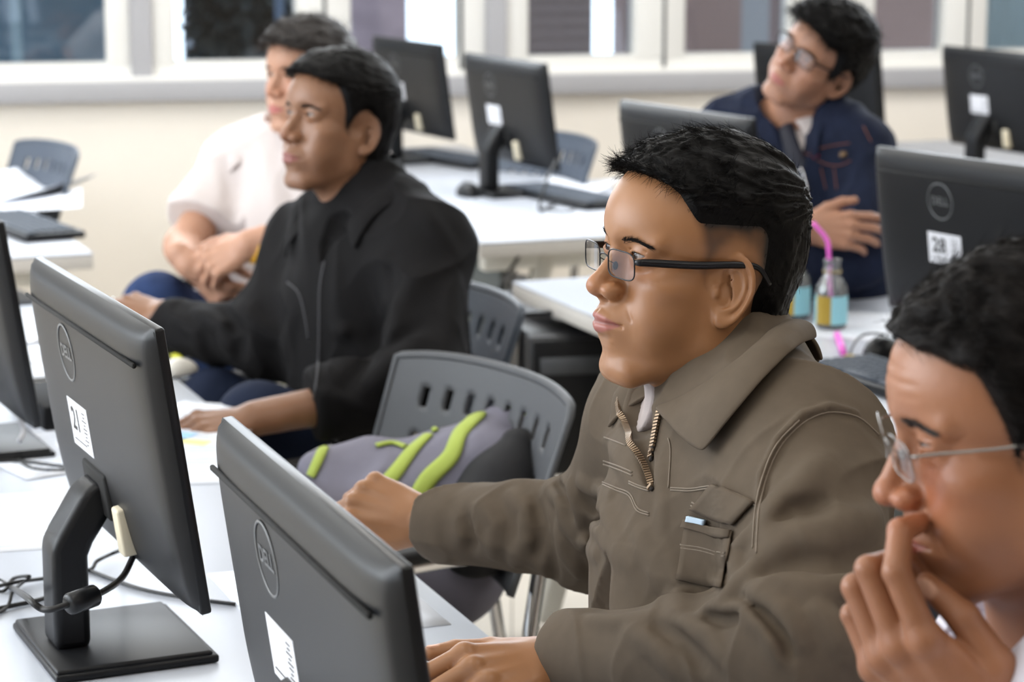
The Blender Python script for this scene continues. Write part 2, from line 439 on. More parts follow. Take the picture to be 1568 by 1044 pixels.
    anti = np.sqrt(((rho2 - 1) * 1.4) ** 2 + (wc + .02) ** 2) - .22; anti = np.maximum(anti, -(u - uc + .35))
    lobe = ell(eq, (-.05, -2.55, .12), (.85, .95, .30))
    trg = ell(eq, (-.78, -.35, .18), (.36, .6, .42))
    ear = smin(smin(plate, rim2, .15), anti, .2); ear = smin(ear, lobe, .35);
    ear = smax(ear, -ell(eq, (.05, -.5, .35), (.72, 1.25, .95)), .2)
    ear = smax(ear, -ell(eq, (.1, 1.05, .35), (.5, .6, .45)), .25)
    ear = smin(ear, trg, .18); ear = smin(ear, ell(eq, (-.35, .0, -1.38), (1.3, 2.3, 1.0)), .3)
    ear = np.where((np.abs(u) < 6) & (np.abs(v) < 6), ear * f32(k), 5.0)
    d = smin(d, ear.astype(f32), .28)
    return d

def skull_field(q, width=1.0):
    Q = np.stack([np.abs(q[:, 0]) / f32(width), q[:, 1], q[:, 2]], 1)
    d = ell(Q, (0, -.2, 4.6), (7.55, 9.2, 7.9)); d = smin(d, ell(Q, (0, 3.2, 4.6), (6.5, 6.3, 5.9)), 1.5)
    d = smin(d, ell(Q, (0, -2.8, 1.8), (6.6, 6.2, 6.2)), 1.5)
    return smin(d, ell(Q, (0, 3.4, -1.2), (6.1, 5.2, 6.4)), 1.2)
# ---------------- people ----------------
SKIN = {}
def facing(px, psi):
    """horizontal direction turned psi degrees from the direction to the camera, towards the picture's left"""
    bx = (px - 784) / FPX; a = math.atan2(bx, 1.0)     # bearing
    r = np.array([math.sin(a), math.cos(a)]); tc = -r
    an = R(-psi)                                        # clockwise from above turns -y towards -x
    c, s = math.cos(an), math.sin(an)
    return (tc[0] * c - tc[1] * s, tc[0] * s + tc[1] * c)
def eyeballs(H, parent, gaze=(0, 0), iris=(.035, .018, .010)):
    for sx in (-1, 1):
        e = (EYE[0] * sx * H.p['width'], EYE[1], EYE[2]); c = H.w(e); r = .0121 * H.sc
        g = nrm(H.wd((math.sin(R(gaze[0])), math.cos(R(gaze[0])) * math.cos(R(gaze[1])), math.sin(R(gaze[1])))))
        bm = bmesh.new(); bmesh.ops.create_uvsphere(bm, u_segments=32, v_segments=24, radius=1)
        V = np.array([v.co[:] for v in bm.verts]); 
        zq = Vector(g).to_track_quat('Z', 'Y').to_matrix(); V2 = V @ np.array(zq).T
        ang = np.degrees(np.arccos(np.clip(V[:, 2], -1, 1)))
        rr = 1 + .05 * np.exp(-(ang / 22) ** 2)
        col = np.tile(np.array((.36, .31, .28)), (len(V), 1)); col[ang < 30] = iris; col[ang < 13] = (.003, .003, .003)
        F = [[v.index for v in f.verts] for f in bm.faces]; bm.free()
        me = bpy.data.meshes.new('eye'); me.from_pydata([tuple(c + p * r * k) for p, k in zip(V2, rr)], [], F)
        me.polygons.foreach_set('use_smooth', [True] * len(F))
        a = me.color_attributes.new('col', 'FLOAT_COLOR', 'POINT'); c4 = np.ones((len(V), 4), f32); c4[:, :3] = col; a.data.foreach_set('color', c4.ravel())
        link('eye', me, M_EYE, parent)
M_EYE = mat('eye', (.6, .6, .6), rough=.12, attr=True, spec=.5)
def lashes(H, parent, m):
    for sx in (-1, 1):
        pts = []
        for dx in np.linspace(-1.38, 1.42, 15):
            h = H.p['open_'] * (1 - (dx / 1.45) ** 2); z = EYE[2] - .02 + .07 * dx + max(h, 0) + .05; yy = EYE[1] + math.sqrt(max(1.30 ** 2 - dx * dx * .75 - (z - EYE[2]) ** 2, .05)) + .03
            pts.append(H.w((sx * H.p['width'] * (EYE[0] + dx), yy, z)))
        b = MB(); b.tube(pts, [.0003 + .0006 * math.sin(math.pi * (i + 1) / 16) for i in range(15)], 6); b.build('eyelashes', m, parent)
def skin_color(H, V, base, lip, hairtone=None, fade=None, stub=0.0, red=0.0, hair_dark=(.012, .009, .008)):
    """skin colour: lips, flush, shaved hair, beard shadow, painted dark of the mouth line"""
    q = H.loc(V); ax = np.abs(q[:, 0]) / H.p['width']; y = q[:, 1] - H.p['muz']; z = q[:, 2].copy(); z = np.where(z < 0, z / H.p['long_'], z); zn = z - H.p['nz']; z = z - H.p['mz']
    col = np.tile(np.array(base, f32), (len(V), 1))
    def mixc(m, c): 
        m = np.clip(m, 0, 1)[:, None]; col[:] = col * (1 - m) + np.array(c, f32) * m
    n = noise3(V, 60) * .5 + noise3(V, 160) * .5
    front = SS(y, 3.0, 6.0)
    if red: mixc(red * front * np.exp(-((ax - 3.6) / 2.2) ** 2 - ((z + 1.2) / 2.2) ** 2), (base[0] * 1.15, base[1] * .72, base[2] * .65))
    mixc(.35 * np.exp(-(ax / 1.6) ** 2 - ((zn + 2) / 1.5) ** 2 - ((y - 11) / 2.0) ** 2), (base[0] * 1.12, base[1] * .75, base[2] * .68))
    # lips
    lw = 2.45; t = np.clip(ax / lw, 0, 1)
    ztop = -4.45 - .12 * (ax / .6) * (ax < .6) * 0 - .75 * t ** 2 + .0; zbot = -6.25 + .85 * t ** 2
    m = SS(z, zbot - .1, zbot + .12) * (1 - SS(z, ztop - .12, ztop + .1)) * (1 - SS(ax, lw - .25, lw + .05)) * (y > 6.8)
    mixc(m * .95, lip)
    mixc(m * np.exp(-((z + 5.28) / .12) ** 2) * .5, (lip[0] * .35, lip[1] * .3, lip[2] * .3))  # shade of the mouth opening painted dark along the lip line
    if stub:
        b = SS(-z, 3.2, 5.0) * (1 - SS(-z, 9.5, 11)) * SS(y, 1.0, 4.0) * (1 - m) * stub
        mixc(b * (.6 + .4 * n), (base[0] * .45, base[1] * .45, base[2] * .5))
    if fade is not None:
        mixc(np.clip(fade(q) + .15 * n * (fade(q) > .02), 0, 1), hair_dark)
    return col
def strands(P0, dirf, length, nseg, r0, r1=None, curlf=None):
    """P0 (N,3), dirf(P, t)-> directions; returns V,Q of tapered three-sided strands. length (N,)"""
    N = len(P0); pts = [P0.copy()]; P = P0.copy(); step = (length / nseg)[:, None]
    for i in range(nseg):
        d = dirf(P, i / nseg); P = P + d * step; pts.append(P.copy())
    pts = np.stack(pts, 1)  # N, nseg+1, 3
    T = np.gradient(pts, axis=1); T /= np.linalg.norm(T, axis=2, keepdims=True) + 1e-9
    up = np.array([.3, .2, .93]); A = np.cross(T, up); A /= np.linalg.norm(A, axis=2, keepdims=True) + 1e-9; Bq = np.cross(T, A)
    tt = np.linspace(0, 1, nseg + 1); rad = r0 * (1 - .75 * tt ** 1.5); rad = rad[None, :, None]
    V = []
    for k in range(3):
        an = 2 * math.pi * k / 3; V.append(pts + (A * math.cos(an) + Bq * math.sin(an)) * rad)
    V = np.stack(V, 2)  # N, nseg+1, 3, 3
    idx = np.arange(N * (nseg + 1) * 3).reshape(N, nseg + 1, 3); Q = []
    for k in range(3):
        k2 = (k + 1) % 3; Q.append(np.stack([idx[:, :-1, k], idx[:, :-1, k2], idx[:, 1:, k2], idx[:, 1:, k]], -1).reshape(-1, 4))
    return V.reshape(-1, 3), np.concatenate(Q)
def brows(H, parent, m, n=420, thick=.45, col=None, seed=3, fld=None):
  rs = np.random.RandomState(seed)
  for sx in (-1, 1):
    P = []; D = []; Ln = []
    if 1:
        t = rs.rand(n); x = 1.5 + 3.4 * t; zz = 3.25 + .55 * np.sin(np.clip(t * 1.25, 0, 1) * 2.3) - .35 * t + (rs.rand(n) - .5) * thick * (1 - .55 * t)
        for i in range(n):
            P.append(H.w((sx * x[i] * H.p['width'], 14.0, zz[i] - .25)))
            D.append(H.wd((0, -1, 0)))
            Ln.append((sx, t[i]))
    P = np.array(P); D = np.array(D)
    S, N, ok = raymarch(fld, None, t0=.0, t1=.12, o=P, dirs=D)
    L = np.array(Ln); S = S[ok]; N = N[ok]; L = L[ok]
    dloc = np.stack([L[:, 0] * (.75 + .35 * L[:, 1]), -.1 - .5 * L[:, 1] ** 2, .55 - .75 * L[:, 1]], 1)
    dw = dloc @ H.B + rs.randn(len(S), 3) * .18 + N * .25; dw -= N * ((dw * N).sum(1)[:, None]) * .6
    dw /= np.linalg.norm(dw, axis=1, keepdims=True)
    V, Q = strands(S - N * .0003, lambda P, t: dw, .006 + .003 * rs.rand(len(S)), 3, .00022)
    link('eyebrow', fast_mesh('eyebrow', V, Q), m, parent)
def lerp(x, xs, ys): return np.interp(x, xs, ys).astype(f32)
class Hair:
    """cap of hair: the skull swollen by th(q) cm (negative where there is none) plus strands"""
    def __init__(s, H, th, comb, slen, n=6000, lift=.25, seed=1, rad=.00022, tuft=.25, neckf=None, clump=30, root=.75, skip=None, jit=.22, mask=None):
        s.__dict__.update(locals()); s.s = None
    def field(s, P):
        q = s.H.loc(P); d = skull_field(q, s.H.p['width'])
        if s.neckf is not None: d = smin(d, s.neckf(P) * f32(100 / s.H.sc), 2.5)
        cb = s.comb(q); u = q - cb * (q * cb).sum(1)[:, None] * f32(.75)
        t = s.th(q); n = noise3(u, 1.1) * .6 + noise3(u, 2.6) * .4
        t = t + n * s.tuft * np.clip(t / 1.0, 0, 1)
        return (d - t) * f32(s.H.sc / 100)
    def build(s, parent, m, res=.0022):
        H = s.H; c = H.w((0, -.5, 4)); e = .135
        ax = [axis_pts(c[i] - e, c[i] + e, res) for i in range(3)]
        V, Q = mesh_field(s.field, *ax, project=1)
        if s.mask: mk = s.mask(H.loc(V)) > .05
        # drop what lies deep inside the skin
        q = H.loc(V); t = s.th(q); keepv = (t > -.12) | (mk if s.mask else False); kq = keepv[Q].any(1); Q = Q[kq]
        used = np.zeros(len(V), bool); used[Q.ravel()] = True; idx = np.cumsum(used) - 1; Vc = V[used]; Q = idx[Q]
        rs = np.random.RandomState(s.seed)
        # strands
        G = grad(s.field, Vc); qv = H.loc(Vc); L = s.slen(qv); ok = (L > .12) & ((s.th(qv) > .0) | (s.mask(qv) > .15 if s.mask else False))
        w = np.where(ok, 1.0, 0); w = w / w.sum(); pick = rs.choice(len(Vc), s.n, p=w)
        P0 = Vc[pick] + rs.randn(s.n, 3).astype(f32) * .0012; Nn = G[pick]; ql = H.loc(P0); tt = np.clip(s.th(ql), 0, 9)
        P0 = P0 - Nn * (tt * .01 * s.root * .5)[:, None]
        if s.mask:
            thin = s.th(ql) < .1; dsk = H.field(P0.astype(f32)); P0 = np.where(thin[:, None], P0 - Nn * dsk[:, None], P0)
        cdir = s.comb(ql) @ H.B
        cl = np.stack([noise3(P0 * 1.0, s.clump * 3), noise3(P0 + 3.1, s.clump * 3), noise3(P0 + 7.7, s.clump * 3)], 1)
        cdir = cdir + cl * .45 + rs.randn(s.n, 3) * s.jit
        cdir -= Nn * (cdir * Nn).sum(1)[:, None]; cdir /= np.linalg.norm(cdir, axis=1, keepdims=True) + 1e-9
        lf = s.lift * (1 + .5 * rs.randn(s.n))[:, None]
        length = s.slen(ql) * .01 * H.sc * (.6 + .6 * rs.rand(s.n))
        def df(P, t):
            d = cdir + Nn * lf * (1 - 1.5 * t); return d / np.linalg.norm(d, axis=1, keepdims=True)
        Vs, Qs = strands(P0.astype(float), df, length, 5, s.rad)
        Va = np.concatenate([Vc, Vs]); Qa = np.concatenate([Q, Qs + len(Vc)])
        return link('hair', fast_mesh('hair', Va, Qa), m, parent)
def glass_mat(name, tint=(1, 1, 1), k=.08):
    m = bpy.data.materials.new(name); m.use_nodes = True; nt = m.node_tree; nt.nodes.clear()
    o = nd(nt, 'ShaderNodeOutputMaterial'); t = nd(nt, 'ShaderNodeBsdfTransparent'); t.inputs[0].default_value = (*tint, 1)
    g = nd(nt, 'ShaderNodeBsdfGlossy'); g.inputs['Roughness'].default_value = .02; fr = nd(nt, 'ShaderNodeFresnel'); fr.inputs[0].default_value = 1.5
    mth = nd(nt, 'ShaderNodeMath', operation='MULTIPLY_ADD'); mth.inputs[1].default_value = 1.0; mth.inputs[2].default_value = k
    mx = nd(nt, 'ShaderNodeMixShader'); nt.links.new(fr.outputs[0], mth.inputs[0]); nt.links.new(mth.outputs[0], mx.inputs[0])
    nt.links.new(t.outputs[0], mx.inputs[1]); nt.links.new(g.outputs[0], mx.inputs[2]); nt.links.new(mx.outputs[0], o.inputs[0]); return m
def glasses(H, parent, yl, zl, w=2.45, h=1.45, cx=3.25, r=.09, mframe=None, marm=None, mlens=None, tilt=.10, top_only=False, arm_r=.16, rimless_bottom=False, earz=1.6, pw=4.0, badge=None):
    def L(u, v, sx): # lens plane point
        wrap = .08 * u * sx * 1.0
        return H.w((sx * cx * 1.0 + u, yl - abs(sx * cx + u) ** 2 * .018 + v * tilt, zl + v))
    root = MB()
    for sx in (-1, 1):
        out = []
        for k in range(40):
            a = 2 * math.pi * k / 40; ca, sa = math.cos(a), math.sin(a); e = 2 / pw
            out.append(L(w * np.sign(ca) * abs(ca) ** e, h * np.sign(sa) * abs(sa) ** e * (1.0 if sa > 0 else .95), sx))
        root.tube(out, r / 100, 6, closed=True)
    # bridge and nose pads' wires
    br = [H.w((u, yl + .12 * (1 - (u / .85) ** 2), zl + .45 + .18 * (1 - (u / .85) ** 2))) for u in np.linspace(-.95, .95, 9)]
    root.tube(br, r * 1.15 / 100, 6)
    g = root.build('glasses', mframe, parent)
    for sx in (-1, 1):
        a = MB(); x0 = cx + w
        yh = yl - x0 ** 2 * .018
        pts = [(sx * (x0 - .1), yh, zl + h * .45), (sx * (x0 + .35), yh - .25, zl + h * .47), (sx * (x0 + .55), yh - 1.2, zl + h * .5), (sx * 7.1 * H.p['width'], 4.0, (zl + h * .5) * .55 + earz * .45 + .12), (sx * 7.75 * H.p['width'], 0.5, earz + .45), (sx * 7.75 * H.p['width'], -1.8, earz + .25), (sx * 7.5 * H.p['width'], -3.3, earz - 1.3)]
        P = smooth_path([H.w(p) for p in pts], 8); n = len(P)
        rr = [arm_r * (.75 + .35 * math.sin(math.pi * min(1, i / n * 1.2))) / 100 for i in range(n)]
        a.tube(P, rr, 8, flat=.45, up=tuple(H.wd((0, 0, 1)))); a.build('temple_arm', marm, g)
        if mlens:
            l = MB(); G = []
            for i in range(9):
                rr_ = i / 8; G.append([L(w * .98 * rr_ * np.sign(math.cos(t)) * abs(math.cos(t)) ** (2 / pw), h * .97 * rr_ * np.sign(math.sin(t)) * abs(math.sin(t)) ** (2 / pw), sx) for t in np.linspace(0, 2 * math.pi, 41)])
            l.grid(G); l.build('lens', mlens, g)
        pd = MB(); c0 = H.w((sx * .95, yl - .75, zl - .35)); pd.tube([H.w((sx * .85, yl, zl + .1)), H.w((sx * 1.0, yl - .5, zl - .1)), c0], .0005, 5)
        bm = bmesh.new(); bmesh.ops.create_icosphere(bm, subdivisions=2, radius=1); pd.add([tuple(c0 + H.wd((v.co.x * .13, v.co.y * .28, v.co.z * .42)) / 100) for v in bm.verts], [[v.index for v in f.verts] for f in bm.faces], True); bm.free()
        pd.build('nose_pad', mframe, g)
    return g

class Hand:
    """local cm frame: x to the thumb side, y along the fingers, z out of the back of the hand; origin at the wrist"""
    LEN = [(4.3, 2.6, 2.2), (4.8, 3.0, 2.3), (4.4, 2.8, 2.3), (3.4, 2.1, 2.0)]
    KN = [(2.45, 8.9, .25), (.45, 9.1, .45), (-1.5, 8.6, .30), (-3.2, 7.8, -.10)]
    def __init__(s, wrist, Y, Z, thumb_sign=1, curls=None, splay=None, thumb=None, scale=1.0):
        """thumb_sign=+1 when (Y x Z) points to the thumb side"""
        Y = nrm(Y); Z = np.asarray(Z, float); Z = nrm(Z - Y * (Z @ Y)); X = np.cross(Y, Z) * thumb_sign
        s.B = np.stack([X, Y, Z]); s.c = np.asarray(wrist, float); s.sc = scale
        curls = curls or [(25, 30, 20)] * 4; splay = splay or (5, 0, -4, -9); s.segs = []; s.nails = []
        for i in range(4):
            k = np.array(s.KN[i], float); base = np.array((k[0] * .45, 1.0, -.1)); s.segs.append(('m', base, k, 1.15, .98))
            a = 0; sp = R(splay[i]); p = k; rad = [.93, .84, .77, .60] if i < 3 else [.82, .74, .67, .52]
            for j in range(3):
                a += R(curls[i][j]); d = np.array((math.sin(sp) * math.cos(a), math.cos(sp) * math.cos(a), -math.sin(a)))
                q = p + d * s.LEN[i][j]; s.segs.append((i, p, q, rad[j], rad[j + 1]))
                if j == 2: s.nails.append((q, d, np.array((math.sin(sp) * math.sin(a), math.cos(sp) * math.sin(a), math.cos(a))), rad[3]))
                p = q
        th = thumb or [(2.0, 1.6, -.7), (4.3, 4.6, -1.6), (5.2, 7.8, -1.9), (5.4, 10.3, -2.0)]
        s.thumb = [np.array(t, float) for t in th]
        for j, (r0, r1) in enumerate(((1.5, 1.15), (1.08, 1.0), (.98, .72))): s.segs.append((4 if j else 'm', s.thumb[j], s.thumb[j + 1], r0, r1))
        d = nrm(s.thumb[3] - s.thumb[2]); u = np.array((.55, -.1, .8)); u = nrm(u - d * (u @ d)); s.nails.append((s.thumb[3], d, u, .75))
    def w(s, q): return s.c + (np.asarray(q, float) @ s.B) * s.sc / 100
    def field(s, P):
        q = ((P - A3(s.c)) @ A3(s.B).T) * f32(100 / s.sc); far = np.sqrt(((q - A3((0, 8, 0))) ** 2).sum(1)); out = (far - 13).astype(f32); out = np.maximum(out, 2.0)
        m = far < 16
        if not m.any(): return out * f32(s.sc / 100)
        q = q[m]; palm = ell(q, (0, 5.2, -.5), (3.9, 5.0, 1.25)); fg = {}
        palm = smin(palm, cap(q, (0, -2.5, 0), (0, 1.2, -.1), 2.4, 2.2) * 0 + ecap(q, (0, -3, 0), (0, 1.5, -.1), 2.75, 2.6, (0, 0, 1), .74), 1.2)
        for (i, a, b, ra, rb) in s.segs:
            c = cap(q, a, b, ra, rb)
            if i == 'm': palm = smin(palm, c, .9)
            else: fg[i] = c if i not in fg else smin(fg[i], c, .22)
        for i in range(4):   # knuckles
            palm = smin(palm, sph(q, np.array(s.KN[i]) + (0, -.1, .12), .92), .5)
        d = palm
        for i in fg: d = smin(d, fg[i], .45)
        allf = None
        for i in fg: allf = fg[i] if allf is None else smin(allf, fg[i], .10)
        d = np.minimum(d, allf)
        for (c, dr, up, r) in s.nails:
            cc = c - dr * .15 + up * (r * .86); B = np.stack([np.cross(dr, up), dr, up]); d = smin(d, ell(q, cc, (r * .72, r * 1.05, .12), B), .06)
        out[m] = d; return out * f32(s.sc / 100)
    def nailmask(s, V):
        q = ((V - A3(s.c)) @ A3(s.B).T) * f32(100 / s.sc); m = np.zeros(len(V), f32)
        for (c, dr, up, r) in s.nails:
            cc = c - dr * .15 + up * (r * .9); B = np.stack([np.cross(dr, up), dr, up]); e = ell(q, cc, (r * .72, r * 1.05, .22), B)
            m = np.maximum(m, 1 - SS(e, -.05, .08))
        return m
class Torso:
    def __init__(s, N, O, Fdir, half=.185, dep=.115):
        s.N = np.asarray(N, float); s.O = np.asarray(O, float); s.U = nrm(s.N - s.O); F = np.array((Fdir[0], Fdir[1], 0.0)); s.F = nrm(F - s.U * (F @ s.U)); s.L = np.cross(s.U, s.F)
        s.h = half; s.dp = dep; s.len = np.linalg.norm(s.N - s.O); s.B = np.stack([s.L, s.F, s.U])
    def p(s, l, f, u): return s.N + s.L * l + s.F * f + s.U * u   # u negative = down from the neck base
    def field(s, P, g=0.0, SL=None, SR=None, ks=.07):
        B = s.B; h = s.h; dp = s.dp
        d = ell(P, s.p(0, .015, -.20), (h * .90 + g, dp + g, .20 + g), B)
        d = smin(d, ell(P, s.p(0, .02, -.40), (h * .82 + g, dp * .98 + g, .20 + g), B), ks)
        d = smin(d, ell(P, s.p(0, .0, -.56), (h * .92 + g, dp * 1.05 + g, .14 + g), B), ks)
        for S_ in (SL, SR):
            if S_ is None: continue
            d = smin(d, cap(P, s.p(0, 0, -.045), S_, .062 + g, .058 + g), .06)
            m = s.p(0, -.005, .045) * .45 + np.asarray(S_) * .55 + s.U * .012
            d = smin(d, cap(P, s.p(0, -.01, .035), m, .042 + g * .8, .036 + g), .05)
        return d
def bounds(pts, pad): 
    a = np.array(pts); return a.min(0) - pad, a.max(0) + pad
def folds_fn(folds):
    """folds: (polyline, width, amplitude[, asym]); returns displacement(P)"""
    segs = []
    for (pl, w, a) in folds:
        P = [np.asarray(p, float) for p in pl]; n = len(P) - 1
        for i in range(n): segs.append((P[i], P[i + 1], w, a, i / n, (i + 1) / n))
    groups = {}
    def f(P):
        out = np.zeros(len(P), f32)
        for (pl, w, a) in folds:
            lo, hi = bounds(pl, w * 2.6); m = ((P > A3(lo)) & (P < A3(hi))).all(1)
            if not m.any(): continue
            q = P[m]; best = np.full(len(q), 1e9, f32); n = len(pl) - 1; amp = np.zeros(len(q), f32)
            for i in range(n):
                A = A3(pl[i]); AB = A3(pl[i + 1]) - A; t = np.clip(((q - A) @ AB) / f32(AB @ AB + 1e-9), 0, 1)
                dd = np.sqrt(((q - A - t[:, None] * AB) ** 2).sum(1)); g = (i + t) / n; up = dd < best
                best = np.where(up, dd, best); amp = np.where(up, np.sin(np.clip(g * .92 + .04, 0, 1) * np.pi) ** .6, amp)
            out[m] += f32(a) * amp * np.exp(-(best / f32(w)) ** 2)
        return out
    return f
def collar(T, jf, name, m, parent, phr=None, rad=(.070, .072), hb=.055, hf=-.015, drop=.05, tip=.05, gap=.005, ph=150, thick=.0016, cen=(0, .005), tilt=0.0, col_h=None, tipdir=(0.6, .8), thk=.003, edge_bulge=.010):
    n = 61; nt = 13; G = []
    for i in range(n):
        ph_ = R(-ph + 2 * ph * i / (n - 1)) if phr is None else R(phr[0] + (phr[1] - phr[0]) * i / (n - 1)); s_ = abs(ph_) / R(ph)
        d = T.L * math.sin(ph_) - T.F * math.cos(ph_)
        hgt = hb + (hf - hb) * s_ ** 1.4
        inner = T.p(cen[0], cen[1], hgt) + T.L * math.sin(ph_) * rad[0] - T.F * math.cos(ph_) * rad[1]
        ln = drop + tip * max(0, (s_ - .45) / .55) ** 1.6
        g = (max(0, (s_ - .35) / .65)) ** 1.3
        td = T.L * (tipdir[0] * np.sign(ph_)) + T.F * tipdir[1] * .35 - T.U * .75
        od = nrm(d * (1 - g) * .9 - T.U * .35 * (1 - g) + td * g)
        outer = inner + od * ln
        dd = float(jf(A3([outer]))[0]); gr = grad(jf, A3([outer]))[0]; outer = outer - gr * (dd - gap)
        mid = (inner + outer) / 2; dd = float(jf(A3([mid]))[0]); gr2 = grad(jf, A3([mid]))[0]
        midc = mid + gr2 * max(0, gap + edge_bulge - dd) + T.U * edge_bulge * .4
        row = []
        low = inner - T.U * .035 - nrm(d) * .010
        for k in range(4):
            t = k / 4; row.append(low * (1 - t) + (inner - nrm(d) * .003) * t)
        for k in range(nt):
            t = k / (nt - 1); row.append(inner * (1 - t) ** 2 + 2 * t * (1 - t) * midc + outer * t * t)
        G.append(row)
    b = MB(); b.grid(G); o = b.build(name, m, parent)
    md = o.modifiers.new('thickness', 'SOLIDIFY'); md.thickness = thk; md.offset = 0
    sb = o.modifiers.new('smooth', 'SUBSURF'); sb.levels = 1; sb.render_levels = 1
    return o, G
def surf_tube(jf, pix, r, name, m, parent, lift=.0, step=6, n=6, build=True, mb=None):
    """thread or edge following the surface seen along a pixel path"""
    path = dens([np.array((*p, 0.)) for p in pix], step); S, N, ok = raymarch(jf, [(p[0], p[1]) for p in path])
    S = S + N * lift; pts = [tuple(p) for p, k in zip(S, ok) if k]
    b = mb or MB()
    if len(pts) > 1: b.tube(pts, r, n)
    if build and not mb: return b.build(name, m, parent)
    return pts

def px_patch(fld, inner, outer, nu, nv, lifts, name, m, parent, thick=.003, rows_extra=None, off=0):
    """leaf between two pixel curves laid over the surface; lifts(v, u) metres off it"""
    A = smooth_path([np.array((*p, 0.)) for p in inner], 10); B_ = smooth_path([np.array((*p, 0.)) for p in outer], 10); pix = []
    ga = lambda C_, u: np.array([np.interp(u * (len(C_) - 1), range(len(C_)), [c[k] for c in C_]) for k in (0, 1)])
    for i in range(nu):
        u = i / (nu - 1); a, b = ga(A, u), ga(B_, u)
        for j in range(nv): v = j / (nv - 1); pix.append(tuple(a * (1 - v) + b * v))
    S, N, ok = raymarch(fld, pix); G_ = []
    for i in range(nu):
        row = []; ks = slice(i * nv, i * nv + nv); dep = S[ks, 1]; med = np.median(S[:, 1])
        if not ok[ks].all() or (np.abs(dep - med) > .22).any(): continue
        for j in range(nv): k = i * nv + j; row.append(S[k] + N[k] * lifts(j / (nv - 1), i / (nu - 1)))
        if rows_extra is not None: row = rows_extra(row[0]) + row
        G_.append([tuple(p) for p in row])
    b = MB(); b.grid(G_); o = b.build(name, m, parent); md = o.modifiers.new('thickness', 'SOLIDIFY'); md.thickness = thick; md.offset = off
    sb = o.modifiers.new('smooth', 'SUBSURF'); sb.levels = 1; sb.render_levels = 1; return o
def skin_field(H, T, SL, EL, WL, SR, ER, WR, hands, neck, g=-.012, arm=(.045, .038, .027), hk=.012):
    def f(P):
        d = smin(H.field(P), neck(P), .022); d = smin(d, T.field(P, g, SL, SR), .03)
        a = smin(cap(P, SL, EL, arm[0], arm[1]), cap(P, EL, WL, arm[1], arm[2]), .02); b = smin(cap(P, SR, ER, arm[0], arm[1]), cap(P, ER, WR, arm[1], arm[2]), .02)
        d = smin(d, np.minimum(a, b), .03)
        for h in hands: d = smin(d, h.field(P), hk)
        return d
    return f
def body_mesh(root, m, skin, H, pts, hands, hres, gres, colf, zmin=.5, handres=.0026):
    lo, hi = bounds(pts + [H.c + .15, H.c - .15] + [h.w((0, 17, 0)) for h in hands] + [h.w((0, 5, -9)) for h in hands], .09); lo[2] = max(lo[2], zmin)
    ax = []
    for i in range(3):
        bands = [(H.c[i] - .125 * H.sc, H.c[i] + .125 * H.sc, hres)]
        for h in hands:
            c = h.w((0, 9, -1)); bands.append((c[i] - .09, c[i] + .09, handres))
        ax.append(axis_pts(lo[i], hi[i], gres, bands))
    V, Q = mesh_field(skin, *ax); return link('body', fast_mesh('body', V, Q, col=colf(V)), m, root)
def cloth_mesh(root, name, m, f, pts, pad=.11, g=.004, zmin=.3, parent=None, project=1):
    lo, hi = bounds(pts, pad); lo[2] = max(lo[2], zmin); ax = [axis_pts(lo[i], hi[i], g) for i in range(3)]
    V, Q = mesh_field(f, *ax, project=project); return link(name, fast_mesh(name, V, Q), m, parent or root)
def cuff(P, d, W_, E_, out=.012, r=.12, flare=.0025):
    ax_ = A3(nrm(np.asarray(W_) - np.asarray(E_))); s = (P - A3(W_)) @ ax_; near = np.sqrt(((P - A3(W_)) ** 2).sum(1)) < r
    d = np.where(near, smax(d, s - out, .005), d); return np.where(near, d - f32(flare) * np.exp(-((s - out + .02) / .018) ** 4), d)
def trousers(root, T, m, mshoe, kneeL=None, kneeR=None, g=.006, zmin=.02):
    O = T.O; hips = [O + T.L * .085 - T.U * .01, O - T.L * .085 - T.U * .01]; Fh = nrm((T.F[0], T.F[1], 0)); knees = [kneeL, kneeR]
    segs = []
    for i, h in enumerate(hips):
        k = knees[i] if knees[i] is not None else h + Fh * .42 + T.L * (.06 if i == 0 else -.06) * 1.0; k = np.asarray(k, float)
        if knees[i] is None: k[2] = .52
        an = k + Fh * .06; an[2] = .10; segs.append((h, k, an))
    def f(P):
        d = ell(P, O - T.U * .01, (.165, .125, .12), T.B); n = noise3(P, 10) * .004 + noise3(P, 24) * .0015
        for (h, k, an) in segs: d = smin(d, smin(cap(P, h, k, .088, .066), cap(P, k, an, .064, .055), .03), .03)
        return np.maximum(d - n, .085 - P[:, 2])
    pts = [O] + [p for s_ in segs for p in s_]
    tr = cloth_mesh(root, 'trousers', m, f, pts, .12, g, .06)
    for (h, k, an) in segs:
        t = an + Fh * .13; t[2] = .035; a0 = an.copy(); a0[2] = .055
        sf = lambda P: np.maximum(smin(ecap(P, a0 - Fh * .03, t, .052, .042, (0, 0, 1), .85), cap(P, a0, a0 + np.array((0, 0, .05)), .045, .045), .02), .004 - P[:, 2])
        cloth_mesh(root, 'shoe', mshoe, sf, [a0, t], .08, .006, .0)
    return tr
